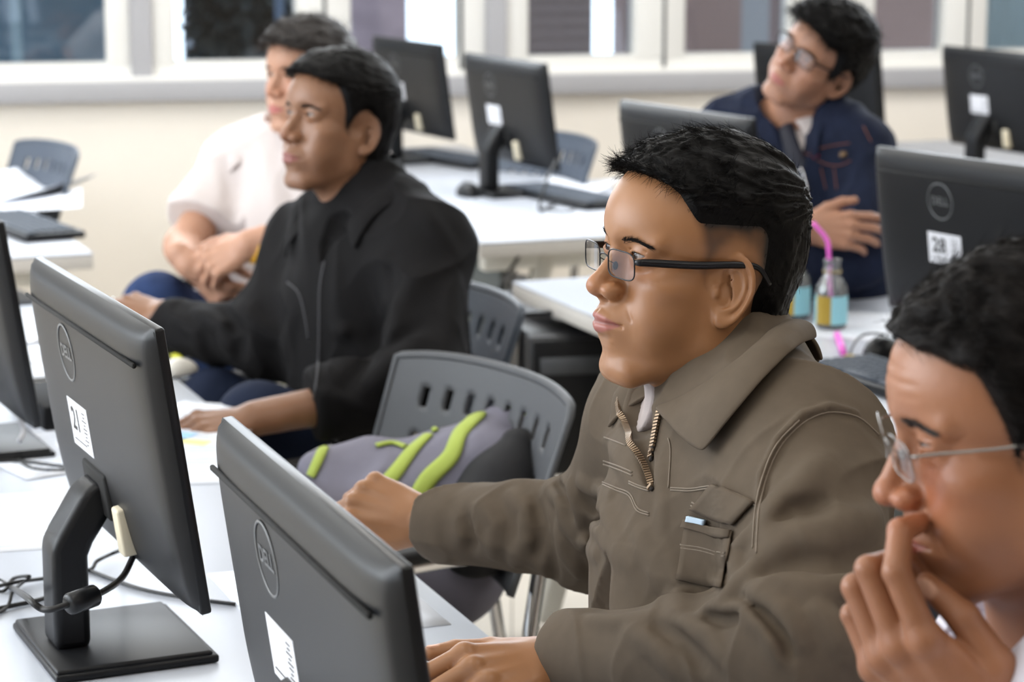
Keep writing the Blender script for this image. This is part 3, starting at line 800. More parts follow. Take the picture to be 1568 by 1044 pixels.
# hair of this man
def hairline(q, temple=0.0, front=8.6):
    """>0 on the hairy scalp (cm inside the line), local coordinates"""
    x = np.abs(q[:, 0]); f = q[:, 1]; z = q[:, 2]
    fl = lerp(z, [-1.0, 0, 3, 4.6, 6.5, 8.0, 9.5, 12], [2.2, 3.0, 3.7, 4.2, 4.9, 5.6, 7.2, 9])
    fl = fl + temple
    side = fl - f
    fr = z - (front - .035 * x * x + .0 * x)
    m = np.where(z > 6.8, np.maximum(side - SS(4.5 - x, 0, 2) * 3, fr), side)
    # ear
    ear = np.sqrt(((f - .2) / 2.3) ** 2 + ((z - .2) / 3.3) ** 2) - 1; m = np.minimum(m, ear * 2.3)
    burn = z + 1.2; m = np.minimum(m, np.where(f > .6, burn, 9))
    m = np.minimum(m, np.where(f < -1.5, z + 5.2 - .15 * (-f - 4), 9))
    m = np.minimum(m, np.where((f >= -1.5) & (f <= .6), z - 2.6, 9))
    return m
def comb_c(q):
    x = q[:, 0]; d = np.stack([.25 * np.sign(x) * SS(np.abs(x), 3, 6) + .15, .9 * SS(q[:, 2], 4, 8) - .1, -.9 * (1 - SS(q[:, 2], 5, 9)) + .35 * SS(q[:, 2], 8, 10)], 1)
    return (d / (np.linalg.norm(d, axis=1, keepdims=True) + 1e-6)).astype(f32)
M_JEANS = mat('navy_denim', srgb(40, 56, 92), rough=.85, spec=.2, var=.12, vscale=30, bump=.3, bscale=900, bdist=.0004)
M_DARKNAVY = mat('dark_navy_cloth', srgb(26, 34, 54), rough=.85, spec=.2)
M_SHOE = mat('black_leather', (.012, .011, .010), rough=.4)
M_STEEL = mat('polished_steel', (.75, .75, .77), rough=.15, metal=1.0)
def std_neck(H, T, r=(.056, .060)): return lambda P: smin(cap(P, H.w((0, -1.6, -3)), T.p(0, .0, .02), *r), cap(P, H.w((0, 2.2, -7)), T.p(0, .03, -.0), .030, .040), .03)
def full_hair(front=8.4, top=1.1, side=.7, temple=0.0, frontx=.035, fwd=0.0):
    msk = lambda q: hairline(q, temple, front)
    def th(q):
        m = msk(q); z = q[:, 2]; f = q[:, 1]; t = side + (top - side) * SS(z, 4, 9) + fwd * SS(f, 2, 7) * SS(z, 6, 9)
        return np.where(m > 0, t * SS(m, 0, .8) - .1 * (1 - SS(m, 0, .5)), -.3).astype(f32)
    return th, msk
M_HAIR = mat('black_hair', (.003, .0026, .0026), rough=.5, spec=.13)
M_BLACKMETAL = mat('black_metal', (.012, .012, .014), rough=.3, metal=.4)
M_LENS = glass_mat('lens_glass', (.97, .95, .97), .02)
M_WSHIRT = mat('white_cotton', srgb(200, 191, 189), rough=.8, bump=.15, bscale=700, bdist=.0004)
# ---------------- the room ----------------
EDGE = ptz(710, 940, .74); E1 = np.array([-.35863, .93348, 0]); E2 = np.array([.93348, .35863, 0])
def G(r1, r2, z=0.0): return np.array([EDGE[0], EDGE[1], 0]) + E1 * r1 + E2 * r2 + np.array([0, 0, z])
RZ = math.atan2(E2[1], E2[0])
M_WALL = mat('cream_wall_paint', srgb(243, 237, 228), rough=.85, var=.02, vscale=3, bump=.05, bscale=60)
M_CEIL = mat('white_ceiling', srgb(235, 234, 230), rough=.9, bump=.1, bscale=90)
M_FLOOR = mat('pale_floor_tile', srgb(226, 218, 206), rough=.35, var=.03, vscale=4)
M_FRAME = mat('white_window_frame', srgb(238, 237, 233), rough=.45)
M_SILL = mat('grey_sill', srgb(172, 172, 176), rough=.6)
M_GASKET = mat('dark_gasket', srgb(88, 90, 92), rough=.6)
M_PANE = glass_mat('window_glass', (.93, .97, 1.0), .03)
M_TOP = mat('white_laminate', srgb(182, 187, 197), rough=.34, var=.01, vscale=5)
M_EDGE = mat('beige_edge_band', srgb(205, 201, 195), rough=.5)
M_LEG = mat('cream_painted_steel', srgb(214, 212, 204), rough=.4)
M_PANEL = mat('grey_modesty_panel', srgb(86, 90, 88), rough=.6)
def struct(b, name, m, ws=None): o = b.build(name, m); o['kind'] = 'structure'; return o
b = MB(); b.box((.6, 3.2, -.05), (5.4, 6.4, .05)); fl = struct(b, 'floor', M_FLOOR)
nt = M_FLOOR.node_tree  # tile joints
bk = nd(nt, 'ShaderNodeTexBrick'); bk.offset = 0; bk.inputs['Scale'].default_value = 1.0; bk.inputs['Brick Width'].default_value = .6; bk.inputs['Row Height'].default_value = .6
bk.inputs['Mortar Size'].default_value = .0025; bk.inputs['Color1'].default_value = (*srgb(228, 220, 208), 1); bk.inputs['Color2'].default_value = (*srgb(224, 216, 204), 1); bk.inputs['Mortar'].default_value = (*srgb(170, 162, 150), 1)
nt.links.new([n for n in nt.nodes if n.type == 'TEX_COORD'][0].outputs['Object'], bk.inputs['Vector']); nt.links.new(bk.outputs['Color'], nt.nodes['Principled BSDF'].inputs['Base Color'])
b = MB(); b.box((.6, 3.2, 3.05), (5.2, 6.2, .05)); struct(b, 'ceiling', M_CEIL)
WY = R(12.5); WX = np.array([math.cos(WY), math.sin(WY), 0]); WN = np.array([-math.sin(WY), math.cos(WY), 0]); W0 = np.array([0, 7.95, 0.])
WM = Matrix.Translation(Vector(W0)) @ Matrix.Rotation(WY, 4, 'Z')
def wall_s(px, py=60):
    r = pray(px, py); o = np.array([0, 0, CAMH]); t = ((W0 - o) @ WN) / (r @ WN); p = o + r * t; return (p - W0) @ WX
ZS, ZG, ZT = .895, 1.02, 2.45     # sill underside, glass bottom, glass top
b = MB(); b.box((0, .1, ZS / 2), (6.3, .1, ZS / 2), WM); b.box((0, .1, (ZT + .06 + 3.0) / 2), (6.3, .1, (3.0 - ZT - .06) / 2), WM); struct(b, 'wall_back', M_WALL)
b = MB(); b.rbox((0, .07, (ZS + .955) / 2 + .003), (6.3, .11, .033), .004, 2, WM); struct(b, 'trim_1', M_SILL)
b = MB(); b.rbox((0, .03, .966), (6.3, .05, .008), .003, 2, WM); struct(b, 'trim_2', M_FRAME)
# side walls and the wall behind the camera
b = MB(); b.box((-4.3, 3.0, .45), (.08, 6.0, .45)); b.box((-4.3, 3.0, 2.75), (.08, 6.0, .25)); 
for yy in (-2.4, 0.1, 2.6, 5.1, 7.3): b.box((-4.3, yy, 1.7), (.08, .18, .82))
struct(b, 'wall_left', M_WALL)
M_WALL2 = mat('taupe_bounce_cut_wall', srgb(128, 118, 108), rough=.9)  # unseen walls, made darker to cut bounce from the camera side
b = MB(); b.box((5.6, 3.2, 1.5), (.08, 6.2, 1.5)); struct(b, 'wall_right', M_WALL2)
b = MB(); b.box((.6, -2.9, 1.5), (5.2, .08, 1.5)); struct(b, 'wall_front', M_WALL2)
# windows of the back wall: (left px, right px) of the glass
def window(n, panes, s0, s1, gaskets=()):
    fb = MB(); fy = .06
    fb.box(((s0 + s1) / 2, fy, (.974 + ZG) / 2), ((s1 - s0) / 2, .05, (ZG - .974) / 2), WM); fb.box(((s0 + s1) / 2, fy, ZT + .03), ((s1 - s0) / 2, .05, .03), WM)
    edges = [s0] + [e for p in panes for e in p] + [s1]
    for i in range(0, len(edges), 2):
        a, c = edges[i], edges[i + 1]
        if c - a > .005: fb.rbox(((a + c) / 2, fy - .004, (ZG + ZT) / 2), ((c - a) / 2, .05, (ZT - ZG) / 2 + .01), .006, 2, WM)
    o = fb.build('window_%d' % n, M_FRAME); o['kind'] = 'structure'
    pb = MB()
    for (a, c) in panes: pb.box(((a + c) / 2, fy + .01, (ZG + ZT) / 2), ((c - a) / 2 + .004, .003, (ZT - ZG) / 2 + .004), WM)
    pb.build('pane', M_PANE, o)
    if gaskets:
        gb = MB()
        for g_ in gaskets: gb.box((wall_s(g_), fy - .052, (ZG + ZT) / 2 - .02), (.006, .004, (ZT - ZG) / 2 + .02), WM)
        gb.build('gasket', M_GASKET, o)
ws = wall_s
window(1, [(ws(-420), ws(-180)), (ws(-110), ws(163))], ws(-460), ws(200), (-145,))
window(2, [(ws(268), ws(455)), (ws(538), ws(704))], ws(232), ws(745), (498, 707))
window(3, [(ws(810), ws(974)), (ws(1050), ws(1210))], ws(775), ws(1245), (1018,))
window(4, [(ws(1340), ws(1447)), (ws(1512), ws(1700))], ws(1290), ws(1760), (1483,))
b = MB()
for (a, c, m_) in ((-2000, -460, 0), (200, 232, 0), (745, 775, 0), (1245, 1290, 0), (1760, 3400, 0)): b.box(((ws(a) + ws(c)) / 2, .08, (.97 + ZT + .06) / 2), (abs(ws(c) - ws(a)) / 2, .09, (ZT + .06 - .97) / 2), WM)
struct(b, 'wall_pillar', M_SILL)

# ---------------- outside the windows ----------------
def outside(name, px0, px1, back, z0, z1, m, label, cat, depth=1.2):
    """a block standing 'back' metres behind the wall, seen between two pixels"""
    o = np.array([0, 0, CAMH]); W1 = W0 + WN * back
    s = []
    for px in (px0, px1):
        r = pray(px, 60); t = ((W1 - o) @ WN) / (r @ WN); s.append((o + r * t - W1) @ WX)
    bb = MB(); Mx = Matrix.Translation(Vector(W1)) @ Matrix.Rotation(WY, 4, 'Z'); bb.box(((s[0] + s[1]) / 2, depth / 2, (z0 + z1) / 2), ((s[1] - s[0]) / 2, depth / 2, (z1 - z0) / 2), Mx)
    ob = bb.build(name, m); tag(ob, label, cat); return ob, Mx, s
M_FAC1 = mat('blue_grey_render', srgb(112, 134, 152), rough=.8, var=.25, vscale=1.2)
M_FAC2 = mat('brown_grey_cladding', srgb(134, 120, 120), rough=.8, var=.08, vscale=2, bump=.4, bscale=6, wave='Z', bdist=.01)
M_FAC3 = mat('pinkish_cladding', srgb(172, 152, 156), rough=.8, var=.25, vscale=5)
M_FAC4 = mat('brown_brick', srgb(150, 126, 122), rough=.8, var=.08, vscale=2)
M_WHITEP = mat('white_painted_column', srgb(250, 252, 255), rough=.6)
M_COLD = mat('blue_grey_curtain', srgb(140, 158, 170), rough=.8, var=.08, vscale=3)
gm = MB(); gm.box((0, 13, -3.1), (22, 5.2, .05)); g_ = gm.build('ground', mat('outdoor_paving', srgb(150, 150, 146), rough=.9, var=.1)); g_['kind'] = 'structure'
outside('building', -900, 168, 2.6, -3.05, 6, M_FAC1, 'blue-grey rendered building outside the leftmost window', 'building')
outside('column', 18, 34, 2.2, -3.05, 6, mat('pale_column', srgb(160, 182, 196), rough=.7), 'pale blue column in front of the blue-grey building', 'column', .3)
outside('building', 535, 624, 5.0, -3.05, 6, M_FAC3, 'narrow pinkish building behind the window above the far left monitor', 'building')
outside('building', 790, 907, 2.0, -3.05, 6, M_FAC2, 'brown-grey clad building behind the third window, left sash', 'building')
outside('building', 1048, 1135, 2.0, -3.05, 6, M_FAC4, 'brown building outside, left of the tilted man in denim', 'building')
outside('building', 1135, 1177, 2.0, -3.05, 6, mat('grey_shutter', srgb(158, 158, 164), rough=.7), 'grey shuttered building strip next to the brown building', 'building')
outside('building', 1290, 1432, 2.0, -3.05, 6, M_FAC4, 'brown building outside, right of the tilted man in denim', 'building')
outside('curtain', 1500, 1720, .35, .2, 2.5, mat('pale_blue_curtain', srgb(196, 216, 224), rough=.8, bump=.8, bscale=3, wave='X', bdist=.02), 'pale blue blind behind the rightmost window', 'curtain', .04)
# dark tree behind the second window
def tree():
    W1 = W0 + WN * 2.6; o = np.array([0, 0, CAMH])
    def at(px, z, back):
        W2 = W0 + WN * back; r = pray(px, 60); t = ((W2 - o) @ WN) / (r @ WN); p = o + r * t; p[2] = z; return p
    root = empty('tree', at(385, -3.05, 2.8)); tag(root, 'dark leafy tree outside the second window', 'tree')
    rs = np.random.RandomState(4); V = []; Q = []
    c = at(385, 1.6, 2.8); n = 14000
    P = rs.randn(n, 3) * .5; P = P / np.linalg.norm(P, axis=1, keepdims=True) * (rs.rand(n, 1) ** .4) * np.array([.30, .40, 1.5]) + c
    s = .035 + .04 * rs.rand(n); A = rs.randn(n, 3); A /= np.linalg.norm(A, axis=1, keepdims=True); Bv = np.cross(A, rs.randn(n, 3)); Bv /= np.linalg.norm(Bv, axis=1, keepdims=True)
    V = np.stack([P - A * s[:, None], P + Bv * s[:, None] * .5, P + A * s[:, None], P - Bv * s[:, None] * .5], 1).reshape(-1, 3)
    Q = np.arange(4 * n).reshape(-1, 4)
    o1 = link('foliage', fast_mesh('foliage', V, Q, smooth=False), mat('dark_foliage', srgb(52, 60, 62), rough=.6, var=.5, vscale=3), root, world_space=True); o1['kind'] = 'stuff'
    tb = MB(); tb.tube([at(385, -3.05, 2.8), at(380, 0, 2.8), at(390, 2.5, 2.8)], [.12, .10, .05], 10); tb.build('trunk', mat('bark', srgb(70, 58, 52), rough=.9, bump=.5, bscale=20, bdist=.01), root, ws=True)
tree()
outside('building', 306, 470, 6.0, -3.05, 5, mat('dark_concrete', srgb(70, 74, 84), rough=.9, var=.3, vscale=1.5), 'dark concrete building behind the tree outside', 'building')  # plain dark grey concrete, tone varied at random
outside('column', 425, 436, 2.0, -3.05, 5, mat('blue_steel', srgb(104, 120, 146), rough=.5), 'thin blue-grey post outside the second window', 'post', .08)

# ---------------- tables ----------------
def table(r1a, r1b, r2a, r2b, label, panel=True, legs='A', group=None, t=.032):
    c = G((r1a + r1b) / 2, (r2a + r2b) / 2); root = empty('computer_desk', c, RZ)      # local x = E2, local y = E1
    tag(root, label, 'desk', group); hx = (r2b - r2a) / 2; hy = (r1b - r1a) / 2
    b = MB(); b.rbox((0, 0, .74 - .003), (hx, hy, .003), .002, 1); b.build('desktop', M_TOP, root)
    b = MB(); b.rbox((0, 0, .74 - .006 - t / 2), (hx, hy, t / 2), .003, 2); b.build('edge_band', M_EDGE, root)
    for sy in (-1, 1):
        for sx in (-1, 1):
            lb = MB(); y = sy * (hy - .12); top = Vector((sx * (hx - .22), y, .70)); bot = Vector((sx * (hx - .03), y, .012))
            d = (bot - top); q = d.to_track_quat('Z', 'Y').to_matrix().to_4x4(); Mx = Matrix.Translation((top + bot) / 2) @ q
            lb.rbox((0, 0, 0), (.022, .022, d.length / 2), .004, 1, Mx); lb.build('leg', M_LEG, root)
        fb = MB(); fb.rbox((0, sy * (hy - .12), .675), (hx - .05, .02, .022), .003, 1); fb.build('crossbar', M_LEG, root)
    if panel:
        pb = MB(); pb.rbox((-hx + .12, 0, .42), (.009, hy - .16, .24), .002, 1); pb.build('modesty_panel', M_PANEL, root)
    return root
table(-1.75, 1.44, -.74, 0, 'long white desk in front carrying the two large monitors')
table(1.54, 2.27, -.74, 0, 'white desk with scattered papers beyond the long front desk')
table(2.93, 5.0, -.60, .147, 'white desk by the back wall with keyboard and papers, at left')
table(.0, 2.2, .905, 1.64, 'white desk carrying two glass bottles, behind the man in olive brown')
table(2.76, 4.9, 1.037, 1.76, 'white desk with two monitors and keyboards near the windows')
p_ = ptz(1350, 218, .74); q1 = float((p_ - EDGE) @ E1); q2 = float((p_ - EDGE) @ E2)
table(q1 - 2.6, q1, q2, q2 + .74, 'white desk at right holding the monitor nearest the windows')
# ---------------- monitors ----------------
M_MON = mat('black_monitor_plastic', (.0065, .007, .0085), rough=.42, spec=.34, bump=.05, bscale=1500, bdist=.0002)
M_MONF = mat('black_bezel_plastic', (.008, .0085, .01), rough=.32, spec=.4)
M_SLOT = mat('vent_black', (.004, .004, .004), rough=.8)
M_SCREEN = mat('lit_screen', (.02, .02, .02), rough=.15, emit=(.75, .85, 1.0), estr=1.2)
M_LOGO = mat('grey_emblem_metal', srgb(112, 114, 116), rough=.35, metal=.5)
M_STICK = mat('white_paper_sticker', srgb(225, 226, 232), rough=.5)
M_INK = mat('black_ink', (.015, .015, .015), rough=.6)
M_BEIGE = mat('beige_connector', srgb(214, 204, 180), rough=.5)
M_CABLE = mat('black_cable', (.012, .012, .013), rough=.42)
def text(s, size, parent, M, m, name='lettering', ext=.0002, bold=0.0):
    cu = bpy.data.curves.new(name, 'FONT'); cu.body = s; cu.size = size; cu.extrude = ext; cu.align_x = 'CENTER'; cu.align_y = 'CENTER'; cu.offset = bold; cu.resolution_u = 3
    ob = bpy.data.objects.new(name, cu); C.objects.link(ob); dg = bpy.context.evaluated_depsgraph_get(); me = bpy.data.meshes.new_from_object(ob.evaluated_get(dg)); bpy.data.objects.remove(ob)
    me.name = name; me.materials.clear(); me.materials.append(m); me.transform(M); o = bpy.data.objects.new(name, me); C.objects.link(o); o.parent = parent; return o
def make_monitor(label, num=None, tilt=8, W=.50, Hh=.292, ztop=.378, full=True, logo=True, sticker=True, logo_x=-.085):
    root = empty('monitor'); tag(root, label, 'monitor')
    # local: x far->near along the panel, +y towards the user (screen side), z up, origin on the desk under the column
    MT = Matrix.Translation((0, .0, ztop)) @ Matrix.Rotation(R(tilt), 4, 'X')   # panel frame: origin at the middle of the top edge, z down is negative
    hw = W / 2
    # back shell
    n, m_ = 49, 37; G_ = []
    def dep(u, v):
        e = (1 - abs(u) ** 9) * (1 - abs(v) ** 7); d = .021 * max(e, 0) ** .42
        bot = 1 - .25 * SS(np.array([-v]), .25, 1.0)[0]
        return d * bot
    for i in range(n):
        u = -1 + 2 * i / (n - 1); u = math.copysign(abs(u) ** .72, u); row = []
        for j in range(m_):
            v = -1 + 2 * j / (m_ - 1); v = math.copysign(abs(v) ** .72, v)
            row.append(MT @ Vector((u * hw, -.001 - dep(u, v), -Hh / 2 + v * Hh / 2)))
        G_.append(row)
    b = MB(); b.grid(G_); b.build('back_shell', M_MON, root)
    b = MB(); b.rbox((0, .003, -Hh / 2), (hw, .006, Hh / 2), .003, 2, MT); fr = b.build('bezel', M_MONF, root)
    b = MB(); b.box((0, .0095, -Hh / 2 + .003), (hw - .016, .0008, Hh / 2 - .016), MT); b.build('screen', M_SCREEN, root)
    # long vent slot under the top edge
    b = MB(); b.rbox((0, -.0212, -.036), (hw - .022, .0022, .0026), .0012, 1, MT); b.build('vent_slot', M_SLOT, root)
    if full:
        b = MB(); b.rbox((-.030, -.019, -.222), (.047, .006, .026), .004, 2, MT); b.build('stand_recess', M_SLOT, root)
    # stand: bent column with arm, profile in the y-z plane
    prof = [(-.060, .012), (-.060, .125), (-.052, .140), (-.018, .185), (.002, .196), (.016, .180), (.012, .158), (-.014, .128), (-.020, .114), (-.020, .012)]
    b = MB(); Mx = Matrix(((0, 0, 1, 0), (1, 0, 0, 0), (0, 1, 0, 0), (0, 0, 0, 1))); prof = [(a + (.012 if k in (0, 1, 2, 8, 9) or k == 7 else .006), c) for k, (a, c) in enumerate(prof)]; b.prism(prof, -.066, -.008, Mx)
    st = b.build('stand_column', M_MON, root); bv = st.modifiers.new('round', 'BEVEL'); bv.width = .009; bv.segments = 3; bv.limit_method = 'ANGLE'; bv.angle_limit = R(25)
    st.data.polygons.foreach_set('use_smooth', [True] * len(st.data.polygons)); st.data.set_sharp_from_angle(angle=R(50))
    b = MB(); b.rbox((-.042, .024, .005), (.1035, .089, .0045), .003, 2); b.rbox((-.042, .022, .0105), (.100, .085, .0035), .003, 2); b.build('stand_base', M_MON, root)
    if logo:
        lx, lz = -.066, -.075; b = MB(); y = -.0222
        b.tube([MT @ Vector((lx + .031 * math.cos(a), y, lz + .031 * math.sin(a))) for a in np.linspace(0, 2 * math.pi, 37)[:-1]], .0014, 6, closed=True, flat=.6)
        lg = b.build('emblem', M_LOGO, root)
        TM = MT @ Matrix.Translation((lx, y - .0003, lz)) @ Matrix.Rotation(R(90), 4, 'X')
        text('DELL', .020, lg, TM, M_LOGO, 'emblem_lettering', bold=.0004)
    if sticker:
        sx, sz = -.062, -.158; b = MB(); b.box((sx, -.0222, sz), (.042, .0003, .027), MT); sk = b.build('number_sticker', M_STICK, root)
        if 1:
            if num: text(num, .036, sk, MT @ Matrix.Translation((sx - .014, -.0227, sz + .004)) @ Matrix.Rotation(R(90), 4, 'X'), M_INK, 'number', bold=.0007)
            b = MB()
            rs = random.Random(7)
            for k in range(9): b.box((sx + .024, -.0227, sz + .019 - k * .0044), (.003 + .009 * rs.random(), .0002, .0006), MT)
            b.box((sx - .008, -.0227, sz - .019), (.026, .0002, .0006), MT)
            b.build('print_line', M_INK, sk)
    b = MB(); b.rbox((.055, -.019, -.248), (.012, .009, .026), .003, 2, MT); b.build('video_plug', M_BEIGE, root)
    return root
def place_monitor(o, corner, yaw, width=.50, tiltc=True):
    """corner = top far corner of the panel; yaw in degrees off the view direction"""
    d = np.array([math.sin(R(yaw)), -math.cos(R(yaw)), 0]); n = np.array([math.cos(R(yaw)), math.sin(R(yaw)), 0])
    mid = np.asarray(corner) + d * width / 2; base = mid + n * .005
    o.location = (base[0], base[1], .74); o.rotation_euler = (0, 0, math.atan2(d[1], d[0])); return o
mA = make_monitor('large black monitor numbered 21 seen from behind, standing over its square base at left', '21', ztop=.405)
place_monitor(mA, pt(47, 395, 2.686), 24.3)
mB = make_monitor('nearest black monitor, rising from the bottom edge in front of the hands', None, ztop=.367)
place_monitor(mB, pt(333, 640, 2.037), 20.7)
def mon(label, num, px, py, yaw, ztop=1.116):
    o = make_monitor(label, num); D = (1.55 - ztop) * 3665 / (py + 158); return place_monitor(o, pt(px, py, D), yaw), D
mon('black monitor numbered 28 seen from behind, right of the pink straw', '28', 1339, 226, 31)
mon('black monitor partly hidden behind the hair of the man in olive brown', None, 947, 155, 29)
mon('black monitor with white sticker whose bent stand stands fully in view on the far desk', None, 710, 82, 26)
mon('black monitor behind the head of the man in the black jacket', None, 570, 56, 27)
mon('black monitor at the right edge in front of the windows', None, 1442, 71, 25)
# leftmost, only its right edge is seen
o = make_monitor('black monitor cut by the left edge of the picture', None); place_monitor(o, pt(-8, 345, 3.17) - .50 * np.array([math.sin(R(25)), -math.cos(R(25)), 0]), 25); mL = o
o = make_monitor('black monitor behind the head of the man in the denim jacket', None); 
D_ = .40 * 3665 / (60 + 158); place_monitor(o, pt(1345, 60, D_) - .50 * np.array([math.sin(R(40)), -math.cos(R(40)), 0]), 40)
rel_ = np.array(o.location) - EDGE; ra, rb = float(rel_ @ E1), float(rel_ @ E2)
table(ra - .32, ra + .40, rb - .26, rb + .30, 'small white desk behind the man in the denim jacket', panel=False)
# ---------------- chairs ----------------
M_CHAIR = mat('grey_blue_chair_plastic', srgb(74, 82, 94), rough=.42, bump=.1, bscale=900, bdist=.0003)
M_CHAIRD = mat('dark_grey_chair_plastic', srgb(78, 80, 84), rough=.5, bump=.1, bscale=900, bdist=.0003)
M_CHROME = mat('chrome', (.80, .80, .82), rough=.12, metal=1.0)
M_BLKPAD = mat('black_padding', (.008, .008, .009), rough=.5, spec=.3)
def make_chair(label, group=None, m=None):
    m = m or M_CHAIR; root = empty('office_chair'); tag(root, label, 'chair', group)   # faces +y
    # perforated back: curved sheet, faces left out at the slots
    nu, nv = 58, 28; W, z0, z1 = .46, .595, .865; keep = []; V = []
    for i in range(nu + 1):
        for j in range(nv + 1):
            u = -1 + 2 * i / nu; v = j / nv; top = z1 - .012 * abs(u) ** 4; z = z0 + (top - z0) * v; w = W / 2 * (1 - .06 * (1 - v) - .05 * max(0, v - .85) / .15 * 0)
            V.append((u * w, -.225 - .095 * v + .05 * u * u, z))
    F = []
    for i in range(nu):
        for j in range(nv):
            hole = False
            if 4 <= i < nu - 4 and (i - 4) % 6 in (2, 3):
                for r0 in (20, 13, 6): hole |= (r0 <= j < r0 + 3)
            if not hole: a = i * (nv + 1) + j; F.append((a, a + nv + 1, a + nv + 2, a + 1))
    b = MB(); b.add(V, F, True); o = b.build('backrest', m, root)
    so = o.modifiers.new('thickness', 'SOLIDIFY'); so.thickness = .007; so.offset = 0
    rim = MB(); ids = [i * (nv + 1) for i in range(0, nu + 1)] ; pr = [V[i * (nv + 1) + nv] for i in range(nu + 1)]
    loop = [V[j] for j in range(0, nv + 1, 3)] + [V[i * (nv + 1) + nv] for i in range(1, nu, 2)] + [V[nu * (nv + 1) + nv - j] for j in range(0, nv + 1, 3)]
    rim.tube(loop, .0075, 8, flat=.8); rim.build('back_rim', m, root)
    b = MB(); G_ = []
    for i in range(21):
        u = -1 + i / 10; row = []
        for j in range(21):
            v = -1 + j / 10; e = max(0, (1 - abs(u) ** 6) * (1 - abs(v) ** 6)); row.append((u * .225, v * .215, .445 + .018 * e ** .5 - .012 * (1 - u * u) * (1 - v * v) - (.02 * max(0, v - .6))))
        G_.append(row)
    b.grid(G_); b.box((0, 0, .436), (.20, .19, .008)); b.build('seat', m, root)
    for sx in (-1, 1):
        b = MB(); x = sx * .255
        b.tube(smooth_path([(sx * .20, -.235, .62), (x, -.22, .66), (x, -.12, .675), (x, .10, .675), (x, .185, .655), (x, .205, .60), (x, .17, .46), (x, .16, .30), (x, .20, .012)], 6), .0115, 10); b.build('arm_frame', M_CHROME, root)
        b = MB(); b.rbox((x, .0, .694), (.024, .13, .010), .008, 3); b.build('arm_pad', M_BLKPAD, root)
        b = MB(); b.tube(smooth_path([(sx * .20, -.240, .64), (sx * .215, -.205, .50), (sx * .225, -.20, .43), (sx * .24, -.22, .25), (sx * .25, -.26, .012)], 6), .0115, 10); b.build('leg', M_CHROME, root)
    b = MB(); b.tube([(-.255, .16, .42), (.255, .16, .42)], .010, 8); b.tube([(-.23, -.205, .42), (.23, -.205, .42)], .010, 8); b.build('crossbar', M_CHROME, root)
    return root
def place_chair(o, A, Bp):
    """A, Bp: the far-left and near-right top corners of the back in the room"""
    A = np.asarray(A); Bp = np.asarray(Bp); d = Bp - A; d[2] = 0; d = d / np.linalg.norm(d); c = (A + Bp) / 2
    f = np.array([d[1], -d[0], 0])       # chair forward
    if f[0] > 0: f = -f
    th = math.atan2(f[1], f[0]) - math.pi / 2
    base = c + f * .315; o.location = (base[0], base[1], 0); o.rotation_euler = (0, 0, th); return o
c1 = make_chair('dark grey plastic chair with perforated back holding the grey and lime backpack', m=M_CHAIRD)
place_chair(c1, ptz(628, 543, .85), ptz(893, 622, .85)); c1.location.x += .02
def chair_copy(label, A, Bp):
    c = copy_tree(c2); c['label'] = label; place_chair(c, A, Bp); return c
c2 = make_chair('grey-blue plastic chair under the man in the black jacket', m=M_CHAIR)
nr = ptz(832, 476, .85); place_chair(c2, nr + np.array([-.27, .37, 0]), nr)
chair_copy('grey-blue perforated chair standing by the wall, behind the left desk', ptz(50, 219, .85), ptz(139, 240, .85))
nr = ptz(932, 222, .85); chair_copy('grey-blue perforated chair to the right of the far monitor', nr + np.array([-.27, .37, 0]), nr)
chair_copy('chair under the man in the white shirt, its chrome armrest showing', G(2.55, .78, .85) + np.array([-.12, .2, 0]), G(2.55, .78, .85) + np.array([.13, -.22, 0]))

def seat_at(px, py, D, F, label):
    c = chair_copy(label, (0, 0, 0), (0, -1, 0)); o = pt(px, py, D); c.location = (o[0] + F[0] * .06, o[1] + F[1] * .06, 0); c.rotation_euler = (0, 0, math.atan2(F[1], F[0]) - math.pi / 2)
seat_at(1225, 1390, 2.22, facing(1110, 58), 'grey-blue chair under the man in olive brown')
seat_at(1262, 560, 4.98, facing(1250, 28), 'grey-blue chair under the man in the denim jacket')
# ---------------- keyboards, mice ----------------
M_KEY = mat('dark_keys', srgb(58, 66, 78), rough=.5)
def make_keyboard(label):
    root = empty('keyboard'); tag(root, label, 'keyboard'); b = MB(); b.rbox((0, 0, .011), (.222, .075, .009), .004, 2); b.build('case', M_MONF, root)
    kb = MB()
    for r in range(6):
        x = -.212
        while x < .205:
            w = .0155 if not (r == 0 and -.13 < x < .02) else .10; kb.rbox((x + w / 2, -.058 + r * .0215, .0225), (w / 2, .0082, .003), .0015, 1); x += w + .0035
    k = kb.build('keys', M_KEY, root); return root
def make_mouse(label, m=None):
    root = empty('computer_mouse'); tag(root, label, 'mouse'); bm = bmesh.new(); bmesh.ops.create_uvsphere(bm, u_segments=20, v_segments=12, radius=1)
    V = [(v.co.x * .030, v.co.y * .054, max(v.co.z, -.15) * .034 * (1 + .25 * v.co.y * -1) + .006) for v in bm.verts]; F = [[v.index for v in f.verts] for f in bm.faces]; bm.free()
    b = MB(); b.add(V, F, True); b.build('shell', m or M_MONF, root)
    b = MB(); b.tube([(0, .022, .036), (0, .034, .031)], .004, 8); b.build('wheel', M_KEY, root); return root
def put(o, p, rz): o.location = tuple(p); o.rotation_euler = (0, 0, rz); return o
KRZ = R(-64)
kb = make_keyboard('dark keyboard behind the bent monitor stand on the far desk'); put(kb, ptz(690, 248, .74), KRZ + R(8))
def kcopy(label, p, rz): k = copy_tree(kb); k['label'] = label; return put(k, p, rz)
kcopy('dark keyboard lying right of the far monitor, near the perforated chair', ptz(868, 306, .74), KRZ + R(4))
kcopy('dark keyboard on the left desk in front of the wall chair', ptz(40, 352, .74), R(-60))
